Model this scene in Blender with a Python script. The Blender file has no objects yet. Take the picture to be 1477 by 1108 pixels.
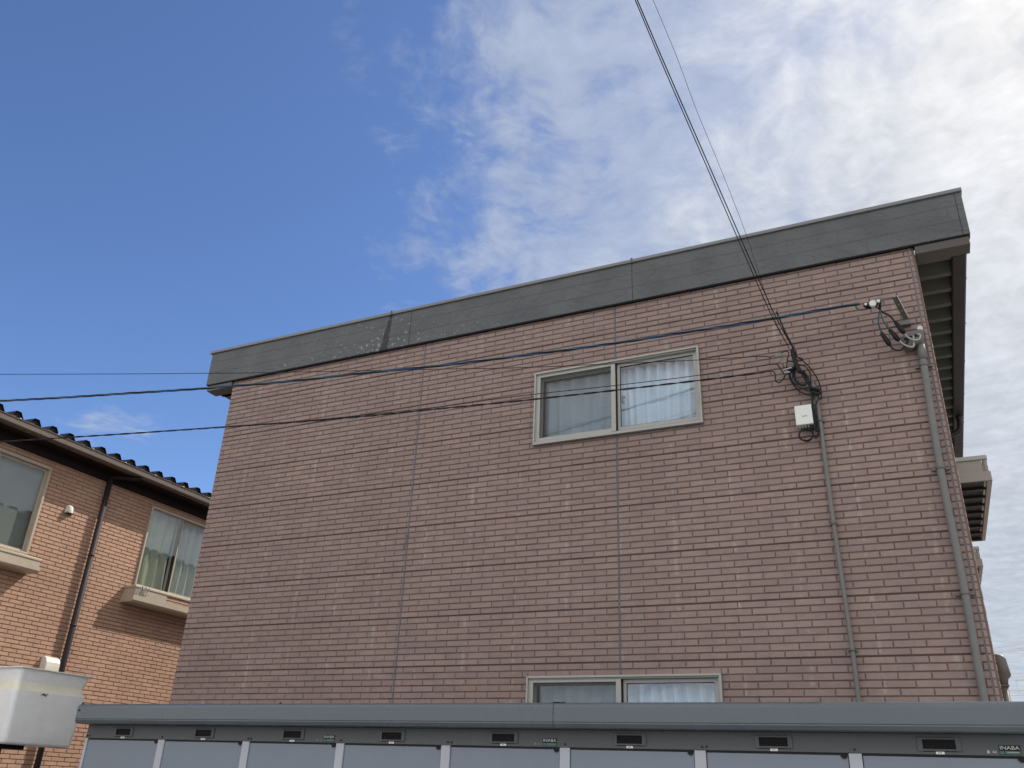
import bpy, math, random
from mathutils import Vector, Matrix
random.seed(7)
sc = bpy.context.scene
EYE = 1.55
# ---------------------------------------------------------------- camera
ROT = ((0.9047, 0.4243, 0.0389), (-0.1521, 0.4069, -0.9007), (-0.3979, 0.8090, 0.4327))
rx, dn, fw = (Vector(r).normalized() for r in ROT)
FOC = 1223.76
cam = bpy.data.cameras.new('camera')
cam.sensor_width = 36.0
cam.lens = FOC / 1477 * 36
cam.clip_start, cam.clip_end = 0.05, 3000
camo = bpy.data.objects.new('camera', cam)
sc.collection.objects.link(camo)
up, bk = -dn, -fw
camo.matrix_world = Matrix(((rx.x, up.x, bk.x, 0), (rx.y, up.y, bk.y, 0), (rx.z, up.z, bk.z, EYE), (0, 0, 0, 1)))
sc.camera = camo


def ray(px, py):
    return rx * (px - 738.5) + dn * (py - 554.0) + fw * FOC


def atY(px, py, Y):
    r = ray(px, py)
    r = r * (Y / r.y)
    return Vector((r.x, r.y, r.z + EYE))


def at_plan(px, py, a, b):
    """Where the ray meets the vertical plane through plan points a and b."""
    r = ray(px, py)
    n = Vector((b[1] - a[1], -(b[0] - a[0])))
    t = (n.x * a[0] + n.y * a[1]) / (n.x * r.x + n.y * r.y)
    r = r * t
    return Vector((r.x, r.y, r.z + EYE))


# ---------------------------------------------------------------- world, sun, exposure
SUN = Vector((1.0, 1.41, 1.80)).normalized()
sun_el = math.asin(SUN.z)
sun_az = math.atan2(SUN.x, SUN.y)
world = bpy.data.worlds.new('World')
sc.world = world
world.use_nodes = True
wn, wl = world.node_tree.nodes, world.node_tree.links
wn.clear()


def N(nodes, kind, **kw):
    n = nodes.new(kind)
    for k, v in kw.items():
        setattr(n, k, v)
    return n


def math_node(nodes, links, op, a, b=None, c=None, clamp=False):
    n = nodes.new('ShaderNodeMath')
    n.operation = op
    n.use_clamp = clamp
    for i, v in enumerate((a, b, c)):
        if v is None:
            continue
        if hasattr(v, 'is_linked') or hasattr(v, 'links'):
            links.new(v, n.inputs[i])
        else:
            n.inputs[i].default_value = v
    return n.outputs[0]


def vmath(nodes, links, op, a, b=None, out=0):
    n = nodes.new('ShaderNodeVectorMath')
    n.operation = op
    for i, v in enumerate((a, b)):
        if v is None:
            continue
        if hasattr(v, 'links'):
            links.new(v, n.inputs[i])
        else:
            n.inputs[i].default_value = v
    return n.outputs[out]


def ramp(nodes, links, fac, stops, interp='EASE'):
    n = nodes.new('ShaderNodeValToRGB')
    n.color_ramp.interpolation = interp
    e = n.color_ramp.elements
    while len(e) < len(stops):
        e.new(0.5)
    for el, (p, c) in zip(e, stops):
        el.position = p
        el.color = c if len(c) == 4 else (*c, 1)
    links.new(fac, n.inputs[0])
    return n.outputs[0]


def grey(v):
    return (v, v, v, 1)


SKY_STRENGTH = 0.10
out = N(wn, 'ShaderNodeOutputWorld')
sky = N(wn, 'ShaderNodeTexSky', sky_type='NISHITA', sun_disc=False, sun_elevation=sun_el, sun_rotation=sun_az)
sky.air_density = 1.0
sky.dust_density = 0.6
sky.ozone_density = 2.0
tc = N(wn, 'ShaderNodeTexCoord')
D = tc.outputs['Generated']
sep = N(wn, 'ShaderNodeSeparateXYZ')
wl.new(D, sep.inputs[0])
zc = math_node(wn, wl, 'MAXIMUM', sep.outputs[2], 0.02)
u = math_node(wn, wl, 'DIVIDE', sep.outputs[0], math_node(wn, wl, 'ADD', zc, 0.06))
v = math_node(wn, wl, 'DIVIDE', sep.outputs[1], math_node(wn, wl, 'ADD', zc, 0.06))
comb = N(wn, 'ShaderNodeCombineXYZ')
wl.new(u, comb.inputs[0])
wl.new(v, comb.inputs[1])
P = comb.outputs[0]
nw = N(wn, 'ShaderNodeTexNoise')
nw.inputs['Scale'].default_value = 3.2
nw.inputs['Detail'].default_value = 4
wl.new(P, nw.inputs['Vector'])
warp = vmath(wn, wl, 'SCALE', vmath(wn, wl, 'SUBTRACT', nw.outputs['Color'], (0.5, 0.5, 0.5)))
warp.node.inputs['Scale'].default_value = 0.20
P2 = vmath(wn, wl, 'ADD', P, warp)
n1 = N(wn, 'ShaderNodeTexNoise')
n1.inputs['Scale'].default_value = 4.6
n1.inputs['Detail'].default_value = 9
n1.inputs['Roughness'].default_value = 0.6
wl.new(P2, n1.inputs['Vector'])
n2 = N(wn, 'ShaderNodeTexNoise')
n2.inputs['Scale'].default_value = 19.0
n2.inputs['Detail'].default_value = 6
n2.inputs['Roughness'].default_value = 0.6
wl.new(P2, n2.inputs['Vector'])
# cloud cover grows towards the sun's side of the sky
side = math_node(wn, wl, 'ADD', u, math_node(wn, wl, 'MULTIPLY', v, 0.67))
cover = math_node(wn, wl, 'MULTIPLY_ADD', side, 1.0, 0.12)
cover = math_node(wn, wl, 'MINIMUM', cover, 1.1)
cover = math_node(wn, wl, 'MAXIMUM', cover, -0.55)
# a few wisps low on the left
du = math_node(wn, wl, 'MULTIPLY', math_node(wn, wl, 'ADD', u, 1.95), 2.0)
dv = math_node(wn, wl, 'MULTIPLY', math_node(wn, wl, 'ADD', v, -1.45), 4.0)
rr_ = math_node(wn, wl, 'ADD', math_node(wn, wl, 'MULTIPLY', du, du), math_node(wn, wl, 'MULTIPLY', dv, dv))
wisp = math_node(wn, wl, 'MULTIPLY', math_node(wn, wl, 'SUBTRACT', 1.0, math_node(wn, wl, 'MINIMUM', rr_, 1.0)), 0.62)
cover = math_node(wn, wl, 'ADD', cover, wisp)
# unseen bright cloud added behind the viewer to lighten the shaded wall
behind = math_node(wn, wl, 'MULTIPLY_ADD', v, -1.6, -0.15)
behind = math_node(wn, wl, 'MINIMUM', behind, 0.9)
lowgap = math_node(wn, wl, 'MAXIMUM', math_node(wn, wl, 'MULTIPLY_ADD', v, -1.0, -1.3), 0.0)
behind = math_node(wn, wl, 'SUBTRACT', behind, math_node(wn, wl, 'MULTIPLY', math_node(wn, wl, 'MINIMUM', lowgap, 0.7), 0.6))
cover = math_node(wn, wl, 'MAXIMUM', cover, behind)
fld = math_node(wn, wl, 'ADD', math_node(wn, wl, 'MULTIPLY', n1.outputs[0], 1.25),
                math_node(wn, wl, 'MULTIPLY', n2.outputs[0], 0.42))
fld = math_node(wn, wl, 'ADD', fld, -0.835)
mask = math_node(wn, wl, 'ADD', cover, fld)
mask = ramp(wn, wl, mask, [(0.0, grey(0)), (0.45, grey(0.58)), (1.0, grey(0.95))])
# brighter towards the sun, as thin cloud is
dot = vmath(wn, wl, 'DOT_PRODUCT', D, tuple(SUN), out=1)
dot = math_node(wn, wl, 'MAXIMUM', dot, 0.0)
g1 = math_node(wn, wl, 'MULTIPLY', math_node(wn, wl, 'POWER', dot, 8.0), 0.37)
g2 = math_node(wn, wl, 'MULTIPLY', math_node(wn, wl, 'POWER', dot, 40.0), 0.02)
cloud_fill = math_node(wn, wl, 'MULTIPLY', math_node(wn, wl, 'MULTIPLY_ADD', v, -1.2, 0.1, clamp=True), 0.78)  # extra brightness of the added cloud behind the viewer
bright = math_node(wn, wl, 'ADD', math_node(wn, wl, 'ADD', math_node(wn, wl, 'ADD', g1, g2), 0.40), cloud_fill)
tex = math_node(wn, wl, 'ADD', math_node(wn, wl, 'MULTIPLY', n2.outputs[0], 0.50), 0.50)
tex = math_node(wn, wl, 'ADD', tex, math_node(wn, wl, 'MULTIPLY', n1.outputs[0], 0.55))
bright = math_node(wn, wl, 'MULTIPLY', bright, tex)
ccol = N(wn, 'ShaderNodeMix', data_type='RGBA')
wl.new(math_node(wn, wl, 'POWER', dot, 8.0), ccol.inputs[0])
ccol.inputs[6].default_value = (0.89, 0.965, 1.08, 1)
ccol.inputs[7].default_value = (1.05, 1.0, 0.93, 1)
bgs = N(wn, 'ShaderNodeBackground')
tint = vmath(wn, wl, 'MULTIPLY', sky.outputs[0], (0.70, 0.83, 1.07))
hz = math_node(wn, wl, 'POWER', math_node(wn, wl, 'SUBTRACT', 1.0, zc), 4.0)
hz = math_node(wn, wl, 'MULTIPLY_ADD', hz, 0.5, 1.0)
hazy = vmath(wn, wl, 'SCALE', tint)
wl.new(hz, hazy.node.inputs['Scale'])
wl.new(hazy, bgs.inputs[0])
bgs.inputs[1].default_value = SKY_STRENGTH
warmb = N(wn, 'ShaderNodeMix', data_type='RGBA')
wl.new(math_node(wn, wl, 'MULTIPLY_ADD', v, -2.0, 0.0, clamp=True), warmb.inputs[0])
wl.new(ccol.outputs[2], warmb.inputs[6])
warmb.inputs[7].default_value = (0.99, 0.95, 0.905, 1)
bgc = N(wn, 'ShaderNodeBackground')
wl.new(warmb.outputs[2], bgc.inputs[0])
wl.new(bright, bgc.inputs[1])
mx = N(wn, 'ShaderNodeMixShader')
wl.new(mask, mx.inputs[0])
wl.new(bgs.outputs[0], mx.inputs[1])
wl.new(bgc.outputs[0], mx.inputs[2])
wl.new(mx.outputs[0], out.inputs[0])

sl = bpy.data.lights.new('sun', 'SUN')
sl.energy = 3.2
sl.angle = math.radians(0.6)
sl.color = (1.0, 0.93, 0.83)
so = bpy.data.objects.new('sun', sl)
sc.collection.objects.link(so)
so.rotation_euler = SUN.to_track_quat('Z', 'Y').to_euler()
so.location = (5, 5, 20)
sc.view_settings.view_transform = 'Standard'
sc.view_settings.look = 'None'
sc.view_settings.gamma = 1
sc.view_settings.exposure = 0.5


# ---------------------------------------------------------------- materials
def newmat(name):
    m = bpy.data.materials.new(name)
    m.use_nodes = True
    nt = m.node_tree
    return m, nt.nodes, nt.links, nt.nodes['Principled BSDF']


def simple(name, col, rough=0.6, metal=0.0, noise=0.12, scale=6.0, bump=0.0, bscale=60.0, spec=0.5):
    m, n, l, b = newmat(name)
    b.inputs['Roughness'].default_value = rough
    b.inputs['Metallic'].default_value = metal
    b.inputs['Specular IOR Level'].default_value = spec
    tcn = N(n, 'ShaderNodeTexCoord')
    t = N(n, 'ShaderNodeTexNoise')
    t.inputs['Scale'].default_value = scale
    t.inputs['Detail'].default_value = 8
    t.inputs['Roughness'].default_value = 0.65
    l.new(tcn.outputs['Object'], t.inputs['Vector'])
    f = math_node(n, l, 'MULTIPLY_ADD', math_node(n, l, 'SUBTRACT', t.outputs[0], 0.5), noise * 4, 1.0)
    c = vmath(n, l, 'SCALE', tuple(col))
    l.new(f, c.node.inputs['Scale'])
    l.new(c, b.inputs['Base Color'])
    r = math_node(n, l, 'MULTIPLY_ADD', math_node(n, l, 'SUBTRACT', t.outputs[0], 0.5), 0.3, rough)
    l.new(r, b.inputs['Roughness'])
    if bump:
        t2 = N(n, 'ShaderNodeTexNoise')
        t2.inputs['Scale'].default_value = bscale
        t2.inputs['Detail'].default_value = 5
        l.new(tcn.outputs['Object'], t2.inputs['Vector'])
        bn = N(n, 'ShaderNodeBump')
        bn.inputs['Strength'].default_value = bump
        bn.inputs['Distance'].default_value = 0.01
        l.new(t2.outputs[0], bn.inputs['Height'])
        l.new(bn.outputs[0], b.inputs['Normal'])
    return m


def brick_material(name, ca, cb, pale, axis, pale_amount=0.55):
    """Moulded brick siding: each brick its own shade, faint smudges, pale touch-up spots over the nail lines."""
    m, n, l, b = newmat(name)
    b.inputs['Roughness'].default_value = 0.75
    b.inputs['Specular IOR Level'].default_value = 0.35
    g = N(n, 'ShaderNodeNewGeometry')
    tcn = N(n, 'ShaderNodeTexCoord')
    isl = g.outputs['Random Per Island']
    O = g.outputs['Position']
    s = N(n, 'ShaderNodeSeparateXYZ')
    l.new(O, s.inputs[0])
    U = s.outputs[axis]
    Z = s.outputs[2]
    t = N(n, 'ShaderNodeTexNoise')
    t.inputs['Scale'].default_value = 9.0
    t.inputs['Detail'].default_value = 5
    l.new(O, t.inputs['Vector'])
    t2 = N(n, 'ShaderNodeTexNoise')
    t2.inputs['Scale'].default_value = 1.1
    t2.inputs['Detail'].default_value = 4
    l.new(O, t2.inputs['Vector'])
    t3 = N(n, 'ShaderNodeTexNoise')
    t3.inputs['Scale'].default_value = 55.0
    t3.inputs['Detail'].default_value = 5
    l.new(O, t3.inputs['Vector'])
    base = N(n, 'ShaderNodeMix', data_type='RGBA')
    l.new(isl, base.inputs[0])
    base.inputs[6].default_value = (*ca, 1)
    base.inputs[7].default_value = (*cb, 1)
    # bluish smudges
    sm = ramp(n, l, t.outputs[0], [(0.45, grey(0)), (0.66, grey(0.45))])
    k1 = N(n, 'ShaderNodeMix', data_type='RGBA')
    l.new(sm, k1.inputs[0])
    l.new(base.outputs[2], k1.inputs[6])
    k1.inputs[7].default_value = (ca[0] * 0.80, ca[1] * 0.88, ca[2] * 1.0, 1)
    # pale spots
    fr = math_node(n, l, 'FRACT', math_node(n, l, 'DIVIDE', math_node(n, l, 'ADD', U, 50.083), 0.505))
    dd = math_node(n, l, 'ABSOLUTE', math_node(n, l, 'SUBTRACT', fr, 0.5))
    nr = math_node(n, l, 'MULTIPLY_ADD', math_node(n, l, 'SUBTRACT', t.outputs[0], 0.5), 0.10, dd)
    near = ramp(n, l, nr, [(0.0, grey(1)), (0.055, grey(0))])
    tp = N(n, 'ShaderNodeTexNoise')
    tp.inputs['Scale'].default_value = 13.0
    tp.inputs['Detail'].default_value = 2
    l.new(vmath(n, l, 'ADD', O, (3.1, 7.7, 1.3)), tp.inputs['Vector'])
    some = ramp(n, l, tp.outputs[0], [(0.48, grey(0)), (0.66, grey(pale_amount))])
    pm = math_node(n, l, 'MULTIPLY', near, some)
    k2 = N(n, 'ShaderNodeMix', data_type='RGBA')
    l.new(pm, k2.inputs[0])
    l.new(k1.outputs[2], k2.inputs[6])
    k2.inputs[7].default_value = (*pale, 1)
    f = math_node(n, l, 'MULTIPLY_ADD', math_node(n, l, 'SUBTRACT', t3.outputs[0], 0.5), 0.30, 1.0)
    f = math_node(n, l, 'ADD', f, math_node(n, l, 'MULTIPLY', math_node(n, l, 'SUBTRACT', t2.outputs[0], 0.5), 0.30))
    c = vmath(n, l, 'SCALE', k2.outputs[2])
    l.new(f, c.node.inputs['Scale'])
    l.new(c, b.inputs['Base Color'])
    bn = N(n, 'ShaderNodeBump')
    bn.inputs['Strength'].default_value = 0.35
    bn.inputs['Distance'].default_value = 0.004
    l.new(t3.outputs[0], bn.inputs['Height'])
    l.new(bn.outputs[0], b.inputs['Normal'])
    return m


def fascia_material():
    m, n, l, b = newmat('fascia_panel')
    b.inputs['Roughness'].default_value = 0.62
    geo = N(n, 'ShaderNodeNewGeometry')
    O = geo.outputs['Position']
    s = N(n, 'ShaderNodeSeparateXYZ')
    l.new(O, s.inputs[0])
    X, Z = s.outputs[0], s.outputs[2]
    t = N(n, 'ShaderNodeTexNoise')
    t.inputs['Scale'].default_value = 3.0
    t.inputs['Detail'].default_value = 8
    l.new(O, t.inputs['Vector'])
    wr = N(n, 'ShaderNodeTexNoise')
    wr.inputs['Scale'].default_value = 9.0
    wr.inputs['Detail'].default_value = 6
    wr.inputs['Distortion'].default_value = 1.2
    l.new(O, wr.inputs['Vector'])

    def line(coord, pos, w):
        d = math_node(n, l, 'ABSOLUTE', math_node(n, l, 'SUBTRACT', coord, pos))
        return math_node(n, l, 'LESS_THAN', d, w)
    wob = math_node(n, l, 'MULTIPLY_ADD', math_node(n, l, 'SUBTRACT', t.outputs[0], 0.5), 0.008, Z)
    z0 = 4.49 + EYE
    lines = math_node(n, l, 'MAXIMUM', line(wob, z0 + 0.155, 0.0028), line(wob, z0 + 0.31, 0.0028))
    # faint upright seams, staggered per row
    row = math_node(n, l, 'FLOOR', math_node(n, l, 'DIVIDE', math_node(n, l, 'SUBTRACT', Z, z0), 0.155))
    sx = math_node(n, l, 'ADD', X, math_node(n, l, 'MULTIPLY', row, 0.23))
    fx = math_node(n, l, 'FRACT', math_node(n, l, 'DIVIDE', math_node(n, l, 'ADD', sx, 40.0), 0.455))
    vs = math_node(n, l, 'MULTIPLY', math_node(n, l, 'LESS_THAN', fx, 0.013),
                   math_node(n, l, 'GREATER_THAN', t.outputs[0], 0.50))
    lines = math_node(n, l, 'MAXIMUM', lines, math_node(n, l, 'MULTIPLY', vs, 0.6))
    col = ramp(n, l, t.outputs[0], [(0.3, (0.071, 0.079, 0.084)), (0.7, (0.093, 0.100, 0.102))])
    k = N(n, 'ShaderNodeMix', data_type='RGBA')
    l.new(lines, k.inputs[0])
    l.new(col, k.inputs[6])
    k.inputs[7].default_value = (0.055, 0.060, 0.062, 1)
    # flaked paint, mostly along the left third and low down
    fl = N(n, 'ShaderNodeTexNoise')
    fl.inputs['Scale'].default_value = 17.0
    fl.inputs['Detail'].default_value = 7
    fl.inputs['Roughness'].default_value = 0.7
    l.new(O, fl.inputs['Vector'])
    reg = ramp(n, l, math_node(n, l, 'DIVIDE', math_node(n, l, 'ABSOLUTE', math_node(n, l, 'ADD', X, 5.2)), 3.0),
               [(0.0, grey(0.115)), (0.25, grey(0.07)), (0.6, grey(0.04)), (1.0, grey(0.0))])
    low = math_node(n, l, 'MULTIPLY', math_node(n, l, 'SUBTRACT', z0 + 0.25, Z), 0.13)
    th = math_node(n, l, 'ADD', math_node(n, l, 'ADD', fl.outputs[0], reg), low)
    flm = math_node(n, l, 'GREATER_THAN', th, 0.70)
    k2 = N(n, 'ShaderNodeMix', data_type='RGBA')
    l.new(math_node(n, l, 'MULTIPLY', flm, 0.75), k2.inputs[0])
    l.new(k.outputs[2], k2.inputs[6])
    k2.inputs[7].default_value = (0.30, 0.31, 0.30, 1)
    # one tar-black run of dirt under the capping joint
    sxx = math_node(n, l, 'ADD', math_node(n, l, 'ADD', X, 5.07),
                    math_node(n, l, 'MULTIPLY', math_node(n, l, 'SUBTRACT', z0 + 0.48, Z), 0.12))
    sxx = math_node(n, l, 'ADD', sxx, math_node(n, l, 'MULTIPLY', math_node(n, l, 'SUBTRACT', wr.outputs[0], 0.5), 0.08))
    wid = math_node(n, l, 'MULTIPLY_ADD', math_node(n, l, 'SUBTRACT', z0 + 0.48, Z), 0.075, 0.014)
    st = math_node(n, l, 'LESS_THAN', math_node(n, l, 'ABSOLUTE', sxx), wid)
    st = math_node(n, l, 'MULTIPLY', st, ramp(n, l, wr.outputs[0], [(0.3, grey(0.6)), (0.5, grey(1.0))]))
    k3 = N(n, 'ShaderNodeMix', data_type='RGBA')
    l.new(st, k3.inputs[0])
    l.new(k2.outputs[2], k3.inputs[6])
    k3.inputs[7].default_value = (0.016, 0.018, 0.018, 1)
    l.new(k3.outputs[2], b.inputs['Base Color'])
    bn = N(n, 'ShaderNodeBump')
    bn.inputs['Strength'].default_value = 0.7
    bn.inputs['Distance'].default_value = 0.03
    h = math_node(n, l, 'ADD', wr.outputs[0], math_node(n, l, 'MULTIPLY', lines, -0.5))
    l.new(h, bn.inputs['Height'])
    l.new(bn.outputs[0], b.inputs['Normal'])
    return m


def glass_material(name, tint=(0.92, 0.96, 0.95), boost=1.0, rough=0.0):
    m, n, l, b = newmat(name)
    n.remove(b)
    o = n['Material Output']
    tr = N(n, 'ShaderNodeBsdfTransparent')
    tr.inputs[0].default_value = (*tint, 1)
    gl = N(n, 'ShaderNodeBsdfGlossy')
    gl.inputs['Roughness'].default_value = rough
    gm_ = N(n, 'ShaderNodeNewGeometry')
    cs = math_node(n, l, 'ABSOLUTE', vmath(n, l, 'DOT_PRODUCT', gm_.outputs['Normal'], gm_.outputs['Incoming'], out=1))
    fr = math_node(n, l, 'POWER', math_node(n, l, 'SUBTRACT', 1.0, cs), 5.0)
    fr = math_node(n, l, 'MULTIPLY_ADD', fr, 0.957, 0.043)
    f = math_node(n, l, 'MULTIPLY', fr, boost, clamp=True)
    tcn = N(n, 'ShaderNodeTexCoord')
    wv = N(n, 'ShaderNodeTexNoise')
    wv.inputs['Scale'].default_value = 1.6
    wv.inputs['Detail'].default_value = 1
    l.new(tcn.outputs['Object'], wv.inputs['Vector'])
    bn = N(n, 'ShaderNodeBump')
    bn.inputs['Strength'].default_value = 0.15
    bn.inputs['Distance'].default_value = 0.02
    l.new(wv.outputs[0], bn.inputs['Height'])
    l.new(bn.outputs[0], gl.inputs['Normal'])
    ms = N(n, 'ShaderNodeMixShader')
    l.new(f, ms.inputs[0])
    l.new(tr.outputs[0], ms.inputs[1])
    l.new(gl.outputs[0], ms.inputs[2])
    l.new(ms.outputs[0], o.inputs[0])
    return m


def screen_material():
    m, n, l, b = newmat('insect_screen_mesh')
    o = n['Material Output']
    b.inputs['Base Color'].default_value = (0.10, 0.105, 0.10, 1)
    b.inputs['Roughness'].default_value = 0.8
    tr = N(n, 'ShaderNodeBsdfTransparent')
    ms = N(n, 'ShaderNodeMixShader')
    ms.inputs[0].default_value = 0.36
    l.new(tr.outputs[0], ms.inputs[1])
    l.new(b.outputs[0], ms.inputs[2])
    l.new(ms.outputs[0], o.inputs[0])
    return m


def curtain_material(name, col, trans=0.3):
    m, n, l, b = newmat(name)
    o = n['Material Output']
    b.inputs['Base Color'].default_value = (*col, 1)
    b.inputs['Roughness'].default_value = 0.95
    b.inputs['Specular IOR Level'].default_value = 0.1
    tl = N(n, 'ShaderNodeBsdfTranslucent')
    tl.inputs[0].default_value = (*col, 1)
    ms = N(n, 'ShaderNodeMixShader')
    ms.inputs[0].default_value = trans
    l.new(b.outputs[0], ms.inputs[1])
    l.new(tl.outputs[0], ms.inputs[2])
    l.new(ms.outputs[0], o.inputs[0])
    return m


def ground_material():
    m, n, l, b = newmat('weathered_concrete')
    tcn = N(n, 'ShaderNodeTexCoord')
    a = N(n, 'ShaderNodeTexNoise')
    a.inputs['Scale'].default_value = 40
    a.inputs['Detail'].default_value = 8
    l.new(tcn.outputs['Object'], a.inputs['Vector'])
    c = N(n, 'ShaderNodeTexNoise')
    c.inputs['Scale'].default_value = 0.4
    l.new(tcn.outputs['Object'], c.inputs['Vector'])
    f = math_node(n, l, 'ADD', a.outputs[0], c.outputs[0])
    l.new(ramp(n, l, math_node(n, l, 'MULTIPLY', f, 0.5), [(0.3, (0.20, 0.19, 0.175)), (0.7, (0.30, 0.285, 0.26))]), b.inputs['Base Color'])
    b.inputs['Roughness'].default_value = 0.9
    bn = N(n, 'ShaderNodeBump')
    bn.inputs['Strength'].default_value = 0.5
    bn.inputs['Distance'].default_value = 0.01
    l.new(a.outputs[0], bn.inputs['Height'])
    l.new(bn.outputs[0], b.inputs['Normal'])
    return m


M = dict(
    brick=brick_material('brown_brick_siding', (0.252, 0.182, 0.161), (0.292, 0.215, 0.186), (0.40, 0.34, 0.30), 0),
    mortar=simple('dark_joint', (0.150, 0.113, 0.103), 0.9, noise=0.1),
    seam=simple('panel_lap_shadow_gap', (0.085, 0.058, 0.052), 0.9),
    corner_mortar=simple('corner_sealant', (0.16, 0.165, 0.18), 0.8),
    sealant=simple('slate_sealant', (0.105, 0.120, 0.140), 0.6, noise=0.2, scale=10),
    orange=brick_material('orange_brick_siding', (0.40, 0.245, 0.170), (0.46, 0.285, 0.200), (0.55, 0.40, 0.30), 1, 0.3),
    orange_mortar=simple('orange_wall_joint', (0.25, 0.155, 0.11), 0.9),
    fascia=fascia_material(),
    cap=simple('capping_metal', (0.16, 0.165, 0.17), 0.42, 0.2, noise=0.1),
    under=simple('eave_trim_metal', (0.072, 0.063, 0.054), 0.6, noise=0.1),
    deck=simple('eave_deck_metal', (0.062, 0.070, 0.052), 0.55, noise=0.15),
    gutter=simple('dark_brown_gutter', (0.024, 0.020, 0.019), 0.55, noise=0.1, spec=0.3),
    lgutter=simple('brown_gutter', (0.115, 0.086, 0.070), 0.5, noise=0.08),
    lroof=simple('dark_brown_roof_sheet', (0.020, 0.015, 0.016), 0.55, noise=0.15, spec=0.25),
    soffit=simple('soffit_and_eave_shade', (0.020, 0.013, 0.011), 0.7, noise=0.1, spec=0.2),  # also the shade colour of the eave strip and swan neck
    pipe=simple('downpipe_brown', (0.026, 0.020, 0.022), 0.6, noise=0.1, spec=0.3),
    frame=simple('stone_grey_aluminium', (0.345, 0.345, 0.318), 0.42, 0.1, noise=0.05),
    frame_in=simple('window_track_shadow', (0.11, 0.108, 0.10), 0.5),
    lframe=simple('beige_aluminium', (0.42, 0.36, 0.285), 0.45, 0.1, noise=0.05),
    black=simple('black_rubber', (0.010, 0.010, 0.013), 0.5, noise=0.1, spec=0.2),
    room=simple('room_wall', (0.30, 0.28, 0.25), 0.9),
    curtain=curtain_material('sheer_white_curtain', (0.86, 0.90, 0.95)),
    curtain2=curtain_material('cream_curtain', (0.74, 0.70, 0.60), 0.2),
    shade=curtain_material('grey_roller_shade', (0.30, 0.275, 0.225), 0.05),
    glass=glass_material('window_glass', (0.82, 0.93, 1.0), boost=3.4),
    glass2=glass_material('coated_window_glass', (0.80, 0.91, 0.86), boost=4.5),
    screen=screen_material(),
    lock=simple('blue_black_latch', (0.03, 0.05, 0.11), 0.4),
    conduit=simple('grey_conduit', (0.152, 0.155, 0.148), 0.68, noise=0.12),
    taupe=simple('taupe_aluminium', (0.29, 0.265, 0.235), 0.5, 0.0, noise=0.06),
    cap_dark=simple('cap_shade_grey', (0.12, 0.12, 0.11), 0.6, noise=0.1),  # grey darkened for the shade on the cap's down-facing front
    paint=simple('painted_edge_light', (0.52, 0.50, 0.47), 0.4, noise=0.1),
    duct=simple('taupe_pipe_cover', (0.115, 0.10, 0.088), 0.5, noise=0.15),
    shed_top=simple('slate_painted_steel', (0.096, 0.115, 0.130), 0.28, 0.0, noise=0.09, scale=2.5, bump=0.03, bscale=2.2),
    shed_head=simple('charcoal_painted_steel', (0.078, 0.084, 0.088), 0.5, noise=0.15, scale=3),
    shed_door=simple('blue_grey_painted_steel', (0.178, 0.210, 0.252), 0.40, noise=0.07, scale=2.0, bump=0.10, bscale=1.7),
    shed_post=simple('lavender_grey_steel', (0.40, 0.42, 0.47), 0.42, noise=0.05),
    plate=simple('white_number_plate', (0.75, 0.75, 0.72), 0.5, noise=0.02),
    ink=simple('plate_ink', (0.20, 0.20, 0.22), 0.6),
    green=simple('green_label_film', (0.045, 0.14, 0.115), 0.4, noise=0.1),
    silver=simple('silver_lettering', (0.42, 0.43, 0.38), 0.35, 0.2),
    bucket=simple('grey_fibreglass', (0.78, 0.82, 0.82), 0.42, noise=0.09, scale=5, bump=0.05, bscale=8),
    band=simple('pale_yellow_band', (0.80, 0.79, 0.66), 0.4, noise=0.10, scale=7),
    steel=simple('galvanised_steel', (0.36, 0.36, 0.35), 0.35, 0.7, noise=0.15),
    dsteel=simple('dull_bracket_steel', (0.13, 0.12, 0.115), 0.5, 0.3, noise=0.2),
    porcelain=simple('white_insulator', (0.62, 0.62, 0.60), 0.3, noise=0.04),
    white=simple('white_plastic', (0.66, 0.69, 0.64), 0.4, noise=0.02),
    hood=simple('ivory_hood', (0.66, 0.62, 0.54), 0.4, noise=0.04),
    cable=simple('black_cable', (0.010, 0.010, 0.014), 0.5, noise=0.05, spec=0.25),
    cable_b=simple('blue_cable', (0.010, 0.048, 0.15), 0.4, noise=0.05),
    cable_g=simple('green_cable', (0.018, 0.075, 0.085), 0.4, noise=0.05),
    cable_w=simple('grey_lead', (0.34, 0.33, 0.30), 0.4, noise=0.05),
    farwire=simple('distant_cable', (0.55, 0.55, 0.56), 0.6),
    rust=simple('rust_fleck', (0.09, 0.045, 0.03), 0.9),
    asphalt=ground_material(),
)
for k in ('mortar', 'seam', 'orange_mortar'):
    M[k].node_tree.nodes['Principled BSDF'].inputs['Specular IOR Level'].default_value = 0.2


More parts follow.
